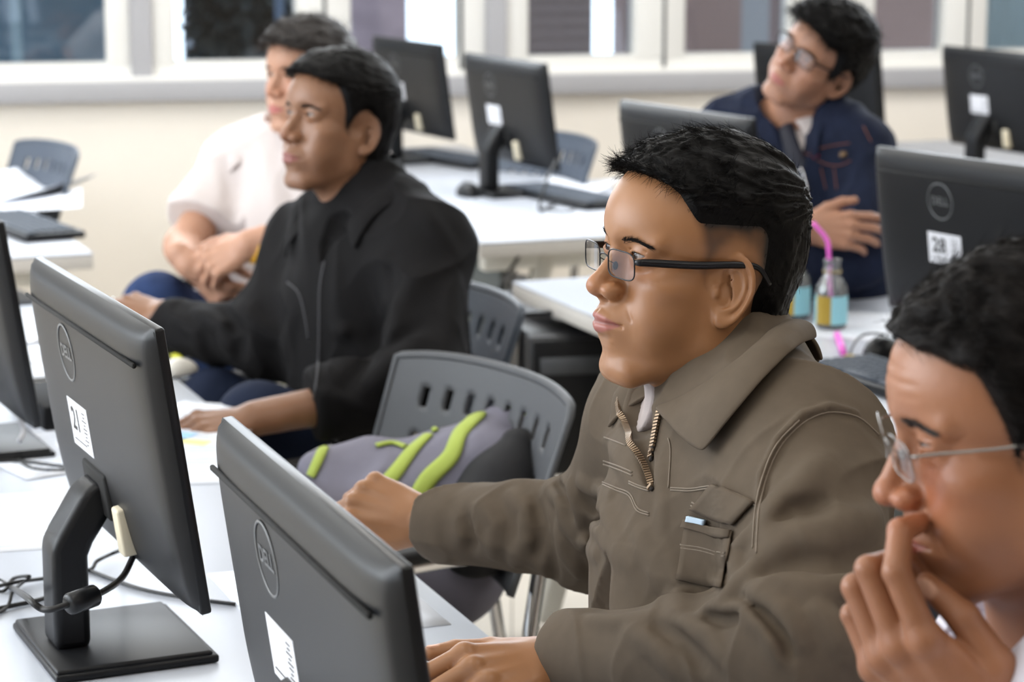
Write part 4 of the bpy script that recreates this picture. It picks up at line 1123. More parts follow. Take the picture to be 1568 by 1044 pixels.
kcopy('grey keyboard on the bottle desk, beyond the glasses of the man at right', ptz(1400, 602, .74), KRZ + R(0))
ms = make_mouse('black mouse left of the bent monitor stand on the far desk'); put(ms, ptz(716, 300, .74), R(20))
def mcopy(label, p, rz): k = copy_tree(ms); k['label'] = label; return put(k, p, rz)
mcopy('black mouse near the cable on the desk with bottles', ptz(1356, 548, .74), R(-50))
put(make_mouse('small white mouse at the desk edge near the yellow marker', mat('white_plastic', srgb(228, 224, 214), rough=.35)), ptz(276, 572, .742), R(-40)).scale = (.7, .7, .7)
# ---------------- papers ----------------
M_PAPER = mat('white_paper', srgb(222, 226, 234), rough=.7)
M_PRINT = mat('printed_grey', srgb(176, 186, 202), rough=.7)
M_PBLUE = mat('printed_blue', srgb(150, 196, 232), rough=.7); M_PYEL = mat('printed_yellow', srgb(232, 226, 150), rough=.7)
def paper(p, rz, label, z=.7401, w=.105, h=.148, curl=.0, art=0, name='paper_sheet', t=.0006, group=None, text_=True):
    root = empty(name, (p[0], p[1], z), rz); tag(root, label, 'paper', group); b = MB(); G_ = []; G2 = []
    for i in range(9):
        u = -1 + i / 4; G_.append([(u * w, (-1 + j / 4) * h, t + curl * (u * u) * (1 + (-1 + j / 4) * .6)) for j in range(9)])
    b.grid(G_); o = b.build('sheet', M_PAPER, root); so = o.modifiers.new('thickness', 'SOLIDIFY'); so.thickness = t; so.offset = -1
    if text_:
        pb = MB()
        for k in range(13):
            v = -.84 + k * .125; ww = .8 if k % 4 else .5
            zz = lambda u: t + .0004 + curl * (u * u) * (1 + v * .6)
            us = np.linspace(-.8, -.8 + ww * 2 * .95, 7); pb.grid([[(u * w, v * h, zz(u)), (u * w, (v + .022) * h, zz(u))] for u in us])
        pb.build('print', M_PRINT, root)
    if art:
        for m_, (x, y, sx, sy) in ((M_PBLUE, (-.2, -.55, .55, .16)), (M_PYEL, (.3, -.75, .5, .10))):
            ab = MB(); ab.box((x * w, y * h, t + .0007), (sx * w, sy * h, .0003)); ab.build('print_block', m_, root)
    return root
paper(ptz(300, 650, .74), R(-20), 'white sheet at the desk edge between the two large monitors', art=1, w=.10, h=.15)
paper(ptz(322, 700, .74) + np.array([-.06, -.02, 0]), R(5), 'white sheet partly under the other, between the two large monitors', z=.7394 + .001)
paper(ptz(668, 905, .74) + np.array([-.13, -.03, 0]), R(21), 'white sheet by the near hand of the man in olive brown', text_=False)
paper(ptz(20, 505, .74), R(-12), 'white sheet topmost on the cluttered desk behind the left monitor', art=1, curl=.006, z=.742)
paper(ptz(28, 555, .74), R(18), 'white sheet nearest on the cluttered desk behind the left monitor', curl=.004)
paper(ptz(-20, 540, .74), R(40), 'white sheet half out of frame on the cluttered desk', z=.7412)
paper(ptz(80, 690, .74), R(35), 'white sheet on the long desk behind the left monitor', z=.741)
paper(ptz(-5, 800, .74), R(15), 'large white sheet lying at the left of the monitor stand', z=.7402)
paper(ptz(10, 300, .74) , R(-30), 'curling white sheet on the left desk by the wall chair', curl=.03, z=.742, w=.15, h=.21, text_=False)
paper(ptz(50, 312, .74), R(10), 'white sheet hanging toward the wall chair on the left desk', curl=.012, z=.743, w=.13, h=.16, text_=False)
paper(ptz(1330, 500, .74), R(-20), 'white sheet right of the glass bottles', z=.7405)
paper(ptz(880, 285, .74), R(-15), 'white sheet behind the keyboard on the far desk', z=.7405, curl=.006, text_=False)
b = MB(); p = ptz(265, 540, .745); q = ptz(276, 552, .745); b.tube([p, p * .5 + q * .5, q], .008, 10); o = b.build('marker_pen', mat('yellow_plastic', srgb(216, 214, 70), rough=.4)); tag(o, 'yellow marker at the desk edge under the black sleeve', 'marker')
# folded paper plane-like white card
M_TOWER0 = mat('matte_black_case', (.006, .006, .007), rough=.7, spec=.2)
# small black computer on the front desk
root = empty('mini_computer', tuple(ptz(105, 664, .74) + np.array([-.02, .13, 0])), R(-64)); tag(root, 'small black computer box on the long desk behind the left monitor', 'computer')
b = MB(); b.rbox((0, 0, .020), (.10, .07, .019), .005, 2); b.build('case', M_TOWER0, root); b = MB(); b.rbox((.06, -.0705, .022), (.004, .001, .004), .0005, 1); b.build('power_light', mat('blue_led', (.02, .03, .2), emit=(.1, .15, 1), estr=2), root)
# tower computers on the floor under the desk of bottles
M_TOWER = mat('black_steel_case', (.014, .014, .016), rough=.45)
def tower(c, rz, label, h=.42):
    root = empty('computer_tower', tuple(c), rz); tag(root, label, 'computer'); b = MB(); b.rbox((0, 0, h / 2), (.09, .21, h / 2), .006, 2); b.build('case', M_TOWER, root)
    b = MB(); b.rbox((0, -.212, h / 2), (.086, .006, h / 2 - .006), .004, 2); b.build('front_panel', M_MONF, root)
    b = MB(); b.rbox((0, -.2185, h - .06), (.07, .001, .018), .0005, 1); b.build('drive_door', M_CHAIRD, root); b = MB(); b.tube([(0.05, -.217, h - .12), (.05, -.2205, h - .12)], .008, 12); b.build('power_button', M_CHROME, root); return root
tw = tower(pt(848, 600, 5.0) * np.array([1, 1, 0]) + np.array([0, 0, .385]), R(10), 'black computer tower hanging in a bracket under the end of the bottle desk', .29)
for sy in (-.12, .12):
    b = MB()
    for sx in (-.097, .097): b.box((sx, sy, .160), (.004, .012, .168))
    b.box((0, sy, -.004), (.10, .012, .004)); b.box((0, sy, .324), (.10, .012, .004))
    b.build('hanging_bracket', M_TOWER, tw)
# ---------------- cables ----------------
def cable(pts, r, label, name='cable', m=None, bead=None):
    P = smooth_path(pts, 8); b = MB(); b.tube(P, r, 8); 
    if bead is None: o = b.build(name, m or M_CABLE); tag(o, label, 'cable'); return o
    root = empty(name, tuple(pts[0])); tag(root, label, 'cable'); b.build('cord', m or M_CABLE, root, ws=True)
    b = MB(); a, c = np.asarray(bead[0]), np.asarray(bead[1]); d = (c - a); b.tube([a, a + d * .08, a + d * .92, c], [.0085, .0115, .0115, .0085], 14); b.build('ferrite_bead', M_MONF, root, ws=True); return root
cable([pt(205, 850, 2.50), pt(186, 885, 2.46), pt(151, 909, 2.40), pt(102, 926, 2.37), pt(67, 933, 2.37), pt(38, 912, 2.42), ptz(17, 899, .745), ptz(-20, 880, .744)], .0036, 'black video cable with thick ferrite bead looping in front of the stand', bead=(pt(148, 910, 2.398), pt(104, 926, 2.37)))
cable([ptz(-30, 905, .744), ptz(20, 892, .752), ptz(70, 885, .744), ptz(135, 873, .744), ptz(150, 858, .75), ptz(185, 842, .76), pt(200, 838, 2.6)], .0024, 'thin black cable crossing behind the monitor stand')
cable([ptz(134, 872, .743), ptz(175, 888, .743), ptz(221, 903, .743), ptz(290, 916, .743), ptz(360, 925, .743)], .0026, 'black cable on the desk running right under the left monitor')
cable([ptz(-25, 948, .744), ptz(10, 930, .744), ptz(20, 905, .756), ptz(40, 888, .748), ptz(44, 882, .758), ptz(20, 886, .75), ptz(5, 905, .744), ptz(-20, 900, .744)], .0022, 'tangled knot of black cable at the left edge of the desk')
cable([ptz(-20, 935, .744), ptz(30, 925, .744), ptz(70, 915, .744), ptz(100, 895, .744)], .003, 'black cable under the tangled knot on the left')
cable([ptz(-10, 707, .743), ptz(30, 706, .743), ptz(80, 712, .743), ptz(110, 716, .743)], .0028, 'black cable behind the left monitor near the cut off stand')
cable([ptz(10, 685, .743), ptz(40, 712, .743), ptz(70, 719, .743), ptz(115, 719, .743)], .0022, 'second black cable behind the left monitor, curving')
cable([pt(30, 640, 3.45), pt(36, 660, 3.45), pt(30, 675, 3.42)], .004, 'short grey cable loop by the small black computer', m=M_SILL)
cable([ptz(1300, 552, .743), ptz(1306, 530, .76), pt(1322, 513, 4.25), pt(1350, 512, 4.2), ptz(1380, 530, .75)], .0024, 'thin black cable arching over the desk beside the bottles')
cable([ptz(1300, 570, .743), ptz(1340, 572, .743), ptz(1390, 568, .743)], .002, 'thin straight cable on the bottle desk')
cable([pt(852, 245, 6.2), pt(838, 275, 6.15), ptz(826, 320, .75), ptz(850, 312, .745)], .004, 'cable hanging from the plug of the far monitor')
cable([ptz(830, 318, .743), ptz(865, 325, .743), ptz(880, 320, .743)], .0025, 'cable lying in front of the keyboard on the far desk')
cable([pt(800, 380, 5.75), pt(790, 400, 5.7), pt(770, 430, 5.6), pt(765, 450, 5.6)], .005, 'black cable hanging under the far desk')
cable([pt(850, 375, 5.9), pt(810, 395, 5.9), pt(790, 412, 5.8), pt(780, 440, 5.7)], .004, 'second black cable sagging under the far desk')
# ---------------- bottles ----------------
M_BGLASS = glass_mat('bottle_glass', (.97, .985, .985), .02)
_n = M_BGLASS.node_tree; _o = [n for n in _n.nodes if n.type == 'OUTPUT_MATERIAL'][0]; _p = _o.inputs[0].links[0].from_socket; _d = nd(_n, 'ShaderNodeBsdfDiffuse'); _d.inputs[0].default_value = (.85, .92, .93, 1); _m = nd(_n, 'ShaderNodeMixShader'); _m.inputs[0].default_value = .10; _n.links.new(_p, _m.inputs[1]); _n.links.new(_d.outputs[0], _m.inputs[2]); _n.links.new(_m.outputs[0], _o.inputs[0])
M_GOLD = mat('gold_label', srgb(176, 148, 60), rough=.4, metal=.3); M_CYAN = mat('pale_cyan_label', srgb(150, 208, 220), rough=.5)
M_PINK = mat('pink_straw', srgb(240, 110, 214), rough=.4)
def bottle(p, label):
    root = empty('glass_bottle', tuple(p)); tag(root, label, 'bottle', None)
    prof = [(.0, .002), (.026, .002), (.030, .008), (.0305, .070), (.029, .082), (.021, .096), (.0155, .104), (.0150, .110), (.0175, .112), (.0175, .114), (.0155, .116), (.0155, .128), (.0165, .130), (.0165, .134), (.0135, .134), (.0135, .112), (.019, .094), (.0265, .080), (.028, .068), (.0275, .010), (.0, .006)]
    b = MB(); b.lathe(prof, 32); b.build('glass_body', M_BGLASS, root)
    b = MB(); b.tube([(.0172 * math.cos(a), .0172 * math.sin(a), .111) for a in np.linspace(0, 2 * math.pi, 33)[:-1]], .0012, 6, closed=True); b.build('gold_ring', M_GOLD, root)
    for (a0, a1, m_, nm) in ((200, 262, M_GOLD, 'gold_label'), (262, 345, M_CYAN, 'cyan_label'), (150, 200, M_CYAN, 'cyan_label')):
        b = MB(); G_ = [[(.0311 * math.cos(R(a)), .0311 * math.sin(R(a)), z) for z in (.012, .066)] for a in np.linspace(a0, a1, 12)]; b.grid(G_); b.build(nm, m_, root)
    return root
P1 = ptz(1272, 503, .74); bottle(P1, 'small clear glass bottle with gold and cyan label holding the pink straw')
bottle(ptz(1216, 488, .74), 'small clear glass bottle partly hidden behind the head of the man in olive')
b = MB(); b.tube(smooth_path([P1 + np.array([.006, .01, .015]), P1 + np.array([-.004, 0, .09]), P1 + np.array([-.008, -.005, .150]), P1 + np.array([-.014, -.006, .175]), P1 + np.array([-.040, -.01, .205])], 6), .0042, 10); o = b.build('drinking_straw', M_PINK); tag(o, 'bent pink drinking straw standing in the glass bottle', 'straw')
b = MB(); b.tube([ptz(1282, 512, .746), ptz(1292, 541, .746)], .0065, 10); o = b.build('drinking_straw', M_PINK); tag(o, 'short pink straw lying on the desk in front of the bottles', 'straw')
b = MB(); b.lathe([(0, 0), (.012, 0), (.013, .002), (.013, .012), (.011, .014), (0, .014)], 20, c=tuple(ptz(1302, 556, .74))); o = b.build('bottle_cap', M_GOLD); tag(o, 'small gold bottle cap next to the short pink straw', 'cap')

# ---------------- backpack on the chair ----------------
M_BAG = mat('grey_purple_nylon', srgb(112, 110, 124), rough=.7, bump=.3, bscale=700, bdist=.0004, var=.06, vscale=20)
M_LIME = mat('lime_webbing', srgb(160, 176, 76), rough=.6, bump=.4, bscale=900, bdist=.0004)
M_BAGB = mat('black_mesh_nylon', (.010, .010, .012), rough=.8, bump=.5, bscale=900, bdist=.0006)
def backpack():
    root = empty('backpack', tuple(pt(690, 760, 3.42)), 0); tag(root, 'grey backpack with lime green straps slumped on the dark grey chair', 'backpack')
    q = lambda x, y, d: pt(x, y, d)
    def core(P):
        d = cap(P, q(530, 782, 3.40), q(735, 728, 3.42), .064, .082)
        d = smin(d, cap(P, q(610, 742, 3.46), q(755, 690, 3.50), .044, .050), .05)
        d = smin(d, cap(P, q(725, 725, 3.45), q(782, 660, 3.48), .052, .034), .05)
        d = smin(d, cap(P, q(490, 722, 3.40), q(560, 715, 3.42), .035, .04), .04)
        d = smin(d, cap(P, q(510, 850, 3.40), q(690, 870, 3.42), .08, .085), .06)
        return d
    f1 = folds_fn([([q(560, 700, 3.36), q(640, 690, 3.34), q(720, 650, 3.38)], .012, -.007), ([q(600, 790, 3.33), q(680, 750, 3.32), q(740, 700, 3.35)], .014, -.006), ([q(545, 760, 3.33), q(580, 720, 3.35), q(600, 700, 3.38)], .012, .006)])
    def bag(P): return core(P) - noise3(P, 14) * .004 - noise3(P, 34) * .0015 - f1(P)
    lo, hi = bounds([q(470, 860, 3.42), q(800, 640, 3.45)], .14)
    ax = [axis_pts(lo[i], hi[i], .004) for i in range(3)]; V, Qd = mesh_field(bag, *ax, project=1)
    link('main_compartment', fast_mesh('main_compartment', V, Qd), M_BAG, root, world_space=True)
    # black padded back panel on the far side by the chair
    def pan(P): return smin(cap(P, q(745, 800, 3.33), q(793, 685, 3.38), .062, .030), cap(P, q(725, 830, 3.32), q(765, 745, 3.34), .05, .05), .03) - noise3(P, 20) * .002
    lo, hi = bounds([q(725, 840, 3.35), q(800, 660, 3.42)], .12); ax = [axis_pts(lo[i], hi[i], .004) for i in range(3)]; V, Qd = mesh_field(pan, *ax, project=1)
    link('back_panel', fast_mesh('back_panel', V, Qd), M_BAGB, root, world_space=True)
    def strap(pix, w, name='strap'):
        both = lambda P: np.minimum(bag(P), pan(P))
        path = dens([np.array((*p, 0.)) for p in pix], 5); S, N, ok = raymarch(both, [(p[0], p[1]) for p in path]); S = S + N * .003; b = MB(); L_ = []; n = len(S)
        for i in range(n):
            t = S[min(i + 1, n - 1)] - S[max(i - 1, 0)]; sd = np.cross(N[i], t); sd /= np.linalg.norm(sd) + 1e-9
            L_.append([S[i] + sd * w * k + N[i] * .003 * (1 - k * k) for k in (-1, -.5, 0, .5, 1)])
        b.grid(L_); o = b.build(name, M_LIME, root, ws=True); so = o.modifiers.new('thickness', 'SOLIDIFY'); so.thickness = .003; so.offset = -1
    strap([tuple(p[:2]) for p in smooth_path([(733, 636, 0), (705, 665, 0), (690, 700, 0), (655, 735, 0), (632, 775, 0)], 5)], .013)
    strap([tuple(p[:2]) for p in smooth_path([(655, 668, 0), (632, 690, 0), (605, 725, 0), (575, 758, 0)], 5)], .011)
    strap([tuple(p[:2]) for p in smooth_path([(576, 684, 0), (600, 680, 0), (622, 686, 0)], 5)], .005)
    strap([tuple(p[:2]) for p in smooth_path([(618, 668, 0), (630, 650, 0), (655, 648, 0), (668, 662, 0)], 5)], .005)
    strap([tuple(p[:2]) for p in smooth_path([(497, 684, 0), (488, 705, 0), (477, 730, 0)], 5)], .008)
    b = MB(); b.tube(smooth_path([q(772, 625, 3.47), q(785, 614, 3.46), q(800, 620, 3.45), q(812, 640, 3.44), q(812, 665, 3.44)], 6), .0085, 8, flat=.4); b.build('carry_handle', M_LIME, root, ws=True)
backpack()
# ================= man in the olive brown jacket =================
BASE1 = srgb(152, 106, 70)
M_SKIN1 = mat('tan_skin', BASE1, rough=.40, attr=True, sss=.05, bump=.12, bscale=900, bdist=.0004)
M_OLIVE = mat('olive_brown_twill', srgb(92, 81, 69), rough=.8, spec=.12, var=.05, vscale=60, bump=.25, bscale=1400, bdist=.0003)
def man_center():
    root = tag(empty('person', pt(1230, 1400, 2.2)*np.array((1,1,0))), 'man in olive brown zip jacket and black half-rim glasses, reaching over his desk', 'person'); WS.add(root.name)
    H = Head(pt(1073, 421, 2.25), facing(1077, 64), pitch=5, scale=1.03, nz=.6, mz=.85, muz=.5, long_=1.03, nosew=1.12, nose=.95, lips=1.12, bridge=.6, brow=.85, width=1.0, jaw=1.0, chin=.9, open_=.30, earf=.95, ear=.97)
    T = Torso(pt(1120, 612, 2.27), pt(1225, 1390, 2.22), facing(1110, 58), half=.20, dep=.125)
    SL = pt(1228, 700, 2.11); EL = pt(1250, 1005, 1.93); WL = pt(872, 1012, 2.13)
    SR = pt(1010, 655, 2.44); ER = pt(928, 812, 2.58); WR = pt(668, 802, 2.72)
    HL = Hand(pt(858, 1012, 2.13), (-.84, -.50, .03), (-.05, -.50, .86), 1, curls=[(30, 25, 15), (32, 25, 15), (34, 25, 15), (36, 22, 12)], splay=(3, 0, -3, -7))
    HR = Hand(pt(655, 797, 2.74), (-.93, .25, .20), (.1, -.75, .62), -1, curls=[(45, 55, 30), (55, 60, 30), (60, 60, 30), (60, 60, 30)], splay=(3, 0, -3, -7),
              thumb=[(2.0, 1.6, -.7), (3.6, 4.6, -2.2), (3.6, 7.4, -3.2), (2.9, 9.6, -3.8)])
    neck = lambda P: smin(cap(P, H.w((0, -1.6, -3)), T.p(0, .0, .02), .056, .060), cap(P, H.w((0, 2.4, -7)), T.p(0, .03, -.0), .030, .040), .03)
    def skin(P):
        d = smin(H.field(P), neck(P), .022)
        d = smin(d, T.field(P, -.012, SL, SR), .03)
        a = smin(cap(P, SL, EL, .045, .038), cap(P, EL, WL, .038, .026), .02); b = smin(cap(P, SR, ER, .045, .038), cap(P, ER, WR, .038, .026), .02)
        d = smin(d, np.minimum(a, b), .03)
        return smin(smin(d, HL.field(P), .012), HR.field(P), .012)
    lo, hi = bounds([T.O, SL, SR, EL, ER, WL, WR, H.c + .15, H.c - .15, HL.w((0, 19, 0)), HR.w((0, 15, 0))], .09)
    lo[2] = max(lo[2], .55)
    hb = [(H.c[i] - .125, H.c[i] + .125, .0017) for i in range(3)]; h2 = [(min(HL.w((0, 3, 0))[i], HL.w((0, 17, -3))[i]) - .05, max(HL.w((0, 3, 0))[i], HL.w((0, 17, -3))[i]) + .05, .0022) for i in range(3)]
    ax = [axis_pts(lo[i], hi[i], .006, [hb[i], h2[i]]) for i in range(3)]
    V, Q = mesh_field(skin, *ax)
    hm = hair_mask_c
    col = skin_color(H, V, BASE1, srgb(150, 88, 78), stub=.18, red=.12, fade=lambda q: np.clip(fade_c(q), 0, 1))
    nm = np.maximum(HL.nailmask(V), HR.nailmask(V))[:, None]; col = col * (1 - nm * .6) + np.array(srgb(214, 165, 140), f32) * nm * .6
    body = link('body', fast_mesh('body', V, Q, col=col), M_SKIN1, root, world_space=True)
    root_eye = body
    eyeballs(H, body, (-4, -2)); brows(H, root, M_HAIR, fld=skin, n=260, thick=.42); lashes(H, root, M_HAIR)
    hair = Hair(H, th_c, comb_c, slen_c, n=20000, lift=.24, neckf=neck, clump=26, tuft=.45)
    hair.build(root, M_HAIR)
    glasses(H, root, 9.95, 1.1, w=2.3, h=1.3, mframe=M_BLACKMETAL, marm=M_BLACKMETAL, mlens=M_LENS, arm_r=.34, r=.075)
    # jacket
    base = lambda P: jacket_base(P)
    def jacket_base(P):
        d = T.field(P, .012, SL, SR, .09)
        d = smin(d, cap(P, T.p(0, -.01, -.02), T.p(0, .0, .035), .082, .066), .03)
        a = smin(ecap(P, SL, EL, .078, .064, (0, 1, 0), 1.0), cap(P, EL, WL, .062, .040), .035)
        b = smin(cap(P, SR, ER, .074, .062), cap(P, ER, WR, .060, .039), .035)
        return smin(smin(d, a, .035), b, .04)
    F = [] 
    def sp(pix, step=30):
        path = dens([np.array((*p, 0.)) for p in pix], step); S, N, ok = raymarch(jacket_base, [(p[0], p[1]) for p in path]); return [p for p, k in zip(S, ok) if k]
    for (pix, w, a) in FOLDS_C:
        q = sp(pix)
        if len(q) > 1: F.append((q, w * .72, a))
    ff = folds_fn(F)
    def jk(P):
        d = jacket_base(P)
        n = noise3(P, 7) * .003 + wrink(P, 9, .0060)
        d = d - n - ff(P) * f32(3.0)
        # open at the cuffs and the neck
        for (W_, E_) in ((WL, EL), (WR, ER)):
            ax_ = A3(nrm(W_ - E_)); s = (P - A3(W_)) @ ax_; near = np.sqrt(((P - A3(W_)) ** 2).sum(1)) < .12
            d = np.where(near, smax(d, s - .012, .006), d)
            rim = np.abs(s + .0) ; d = np.where(near, d - .0025 * np.exp(-((s + .02) / .022) ** 4), d)
        # neck opening
        nc = cap(P, T.p(0, .01, .14), T.p(0, .012, .03), .066, .058)
        v = VC(P)
        return smax(smax(d, -nc, .006), -v, .005)
    S_, N_, _ = raymarch(jacket_base, [(978, 598), (985, 650), (1001, 742)])
    VC = lambda P: np.minimum(cap(P, S_[0] + N_[0] * .012, S_[1] + N_[1] * .006, .044, .019), cap(P, S_[1] + N_[1] * .006, S_[2] + N_[2] * .004, .017, .005))
    g = .0032
    lo, hi = bounds([T.O, SL, SR, EL, ER, WL, WR], .11); lo[2] = max(lo[2], .62)
    ax = [axis_pts(lo[i], hi[i], g) for i in range(3)]
    V, Q = mesh_field(jk, *ax, project=1)
    jacket = link('jacket', fast_mesh('jacket', V, Q), M_OLIVE, root, world_space=True)
    collar(T, jk, 'collar', M_OLIVE, jacket, phr=(-104, 22), hb=.070, hf=-.012, drop=.065, tip=.030, rad=(.070, .074), edge_bulge=.008, gap=.008, thk=.004)
    stand = lambda P: smin(jk(P), neck(P) - .010, .015)
    axn = T.p(0, 0, .03)
    def inside(p): 
        c = nrm(np.asarray(axn) + T.U * ((p - axn) @ T.U) - p); return [p + c * .012 - T.U * .03, p + c * .007 - T.U * .012, p + c * .003 + T.U * .001]
    px_patch(stand, [(1226, 462), (1198, 498), (1155, 545), (1105, 585), (1055, 614), (1012, 630)], [(1246, 500), (1232, 530), (1205, 565), (1170, 603), (1132, 650), (1094, 699)], 28, 9,
        lambda v, u: .004 + .013 * math.sin(math.pi * min(1, v * .8 + .1)) + .004 * v, 'collar', M_OLIVE, jacket, .0035, inside)
    # undershirt at the open neck
    us = lambda P: np.maximum(smin(neck(P), T.field(P, -.004, SL, SR), .03) - .004, (P - A3(T.p(0, 0, .012))) @ A3(T.U) + .25 * ((P - A3(T.p(0, 0, 0))) @ A3(T.F)) * -1)
    us0 = us; us = lambda P: np.maximum(np.maximum(us0(P), (A3(T.p(0, 0, -.028)) - P) @ A3(T.U)), sph(P, S_[0] + np.array((.012, -.005, .01)), .052))
    c0 = T.p(0, .04, 0); ax = [axis_pts(c0[i] - .15, c0[i] + .15, .003) for i in range(3)]; V, Q = mesh_field(us, *ax, project=1)
    link('undershirt', fast_mesh('undershirt', V, Q), mat('pale_grey_jersey', srgb(168, 156, 152), rough=.85, bump=.3, bscale=900), root)
    # zip: teeth along both edges, stitching, pocket
    M_ZIP = mat('brass_zip', srgb(150, 128, 104), rough=.4, metal=.6); M_ST = mat('olive_thread', srgb(122, 110, 96), rough=.8); M_TAPE = mat('dark_zip_tape', srgb(52, 46, 42), rough=.8)
    for k, pp in enumerate(([(948, 606), (953, 640), (968, 680), (988, 720), (1001, 752)], [(1012, 632), (1007, 655), (1001, 690), (998, 706)])):
        path = dens([np.array((*p, 0.)) for p in smooth_path([np.array((*p, 0.)) for p in pp], 6)], 1.0); S, N, ok = raymarch(jk, [(p[0], p[1]) for p in path])
        pts = S + N * .0012; tb = MB(); tb.tube([tuple(p) for p in pts[::3]], .0022, 6); z = tb.build('zip_tape', M_TAPE, jacket)
        zb = MB(); L = np.concatenate([[0], np.cumsum(np.linalg.norm(np.diff(pts, axis=0), axis=1))]); n = int(L[-1] / .0034)
        for i in range(n):
            q_ = [np.interp(i * .0034, L, pts[:, a]) for a in range(3)]; j = min(int(np.searchsorted(L, i * .0034)), len(pts) - 2); t_ = Vector(pts[j + 1] - pts[j]).normalized(); n_ = Vector(N[j]); s_ = t_.cross(n_).normalized(); n_ = s_.cross(t_)
            Mx = Matrix(((s_.x, t_.x, n_.x, q_[0]), (s_.y, t_.y, n_.y, q_[1]), (s_.z, t_.z, n_.z, q_[2]), (0, 0, 0, 1))); zb.box((0, 0, .0016), (.0030, .0010, .0013), Mx)
        zo = zb.build('zip_teeth', M_ZIP, z); zo['kind'] = 'stuff'
    st = MB()
    _b = lambda *p: _cr(920, 540, 2.9, p)
    lines = [_b((310, 600), (400, 603), (500, 592), (600, 625), (690, 668)), _b((310, 610), (400, 613), (500, 602), (600, 635), (688, 678)),
             _b((15, 375), (60, 392), (112, 412)), _b((12, 480), (70, 500), (140, 530)), _b((12, 495), (70, 515), (140, 545)), _b((8, 575), (70, 600), (130, 625), (165, 690), (215, 712)),
             _b((8, 585), (66, 610), (126, 636), (160, 700), (215, 722)), _b((125, 570), (170, 590), (215, 604)), _b((125, 580), (170, 600), (215, 614)),
             _a((1090, 560), (1098, 440), (1120, 345), (1158, 262), (1218, 198), (1290, 166), (1372, 178), (1432, 228)), _a((1080, 545), (1088, 435), (1110, 338), (1148, 254), (1210, 188)), _b((300, 380), (310, 440), (300, 600))]
    for l_ in lines:
        surf_tube(jk, smooth_path([np.array((*p, 0.)) for p in l_], 4), .00085, '', None, None, mb=st, step=5, n=5, lift=.0002)
    st.build('stitching', M_ST, jacket)
    def patch(quad, name, m, lift=.0035, nu=9, nv=9, par=jacket, bulge=.0):
        a_, b_, c_, d_ = [np.array(q) for q in quad]; pix = []
        for i in range(nu):
            for j in range(nv):
                u, v = i / (nu - 1), j / (nv - 1); pix.append(tuple((a_ * (1 - u) + b_ * u) * (1 - v) + (d_ * (1 - u) + c_ * u) * v))
        S, N, ok = raymarch(jk, pix); S = (S + N * lift).reshape(nu, nv, 3)
        pb = MB(); pb.grid([[tuple(S[i, j]) for j in range(nv)] for i in range(nu)]); o = pb.build(name, m, par); so = o.modifiers.new('thickness', 'SOLIDIFY'); so.thickness = lift * 1.2; so.offset = -1; return o
    pk = patch([(1052, 797), (1124, 814), (1106, 902), (1036, 888)], 'pocket', M_OLIVE, .0014)
    patch([(1050, 795), (1124, 812), (1121, 824), (1046, 807)], 'pocket_welt', M_OLIVE, .0024)
    patch([(1060, 779), (1096, 740), (1158, 770), (1125, 806)], 'pocket_flap', M_OLIVE, .0024)
    patch([(1057, 789), (1086, 795), (1084, 803), (1055, 798)], 'folded_slip', mat('pale_blue_paper', srgb(186, 206, 222), rough=.6), .0028)
    pk2 = MB()
    for l_ in (_b((360, 870), (450, 880), (560, 905)), _b((358, 855), (450, 865), (562, 890)), _b((415, 665), (500, 690), (590, 745)), _b((410, 680), (500, 705), (588, 760)), _b((570, 800), (560, 860))):
        surf_tube(jk, smooth_path([np.array((*p, 0.)) for p in l_], 4), .0008, '', None, None, mb=pk2, step=5, n=5, lift=.0026)
    pk2.build('stitching', M_ST, pk)
    trousers(root, T, mat('charcoal_trousers', srgb(40, 40, 44), rough=.85, spec=.2), mat('brown_leather', srgb(60, 44, 34), rough=.45))
    return dict(H=H, T=T, skin=skin, jk=jk, root=root, jacket=jacket, base=jacket_base)
# hair of this man
def hair_mask_c(q): return hairline(q)
def th_c(q):
    m = hairline(q, 0, 9.3); z = q[:, 2]; f = q[:, 1]
    top = SS(z, 4.2, 8.9); back = SS(-f, 1.5, 5.5)
    cov = np.clip(top + back * SS(z, -6, -2), 0, 1)
    t = -.10 + cov * (.28 + .95 * top + .40 * back * (1 - top) + .10 * top * SS(f, 2, 7))
    return np.where(m > 0, t * SS(m, -.1, .7) - .1 * (1 - SS(m, -.1, .7)), -.3).astype(f32)
def fade_c(q):
    m = hairline(q, 0, 9.3); z = q[:, 2]; f = q[:, 1]
    t = th_c(q); k = .70 + .29 * SS(t, -.105, -.005); return SS(m, -.25, 1.2) * k
def slen_c(q):
    return np.where(th_c(q) > .1, .5 + 1.2 * SS(q[:, 2], 6.5, 10), .30).astype(f32)
def _cr(ox, oy, k, pts): return [(ox + x / k, oy + y / k) for x, y in pts]
_a = lambda *p: _cr(560, 540, 1.823, p)
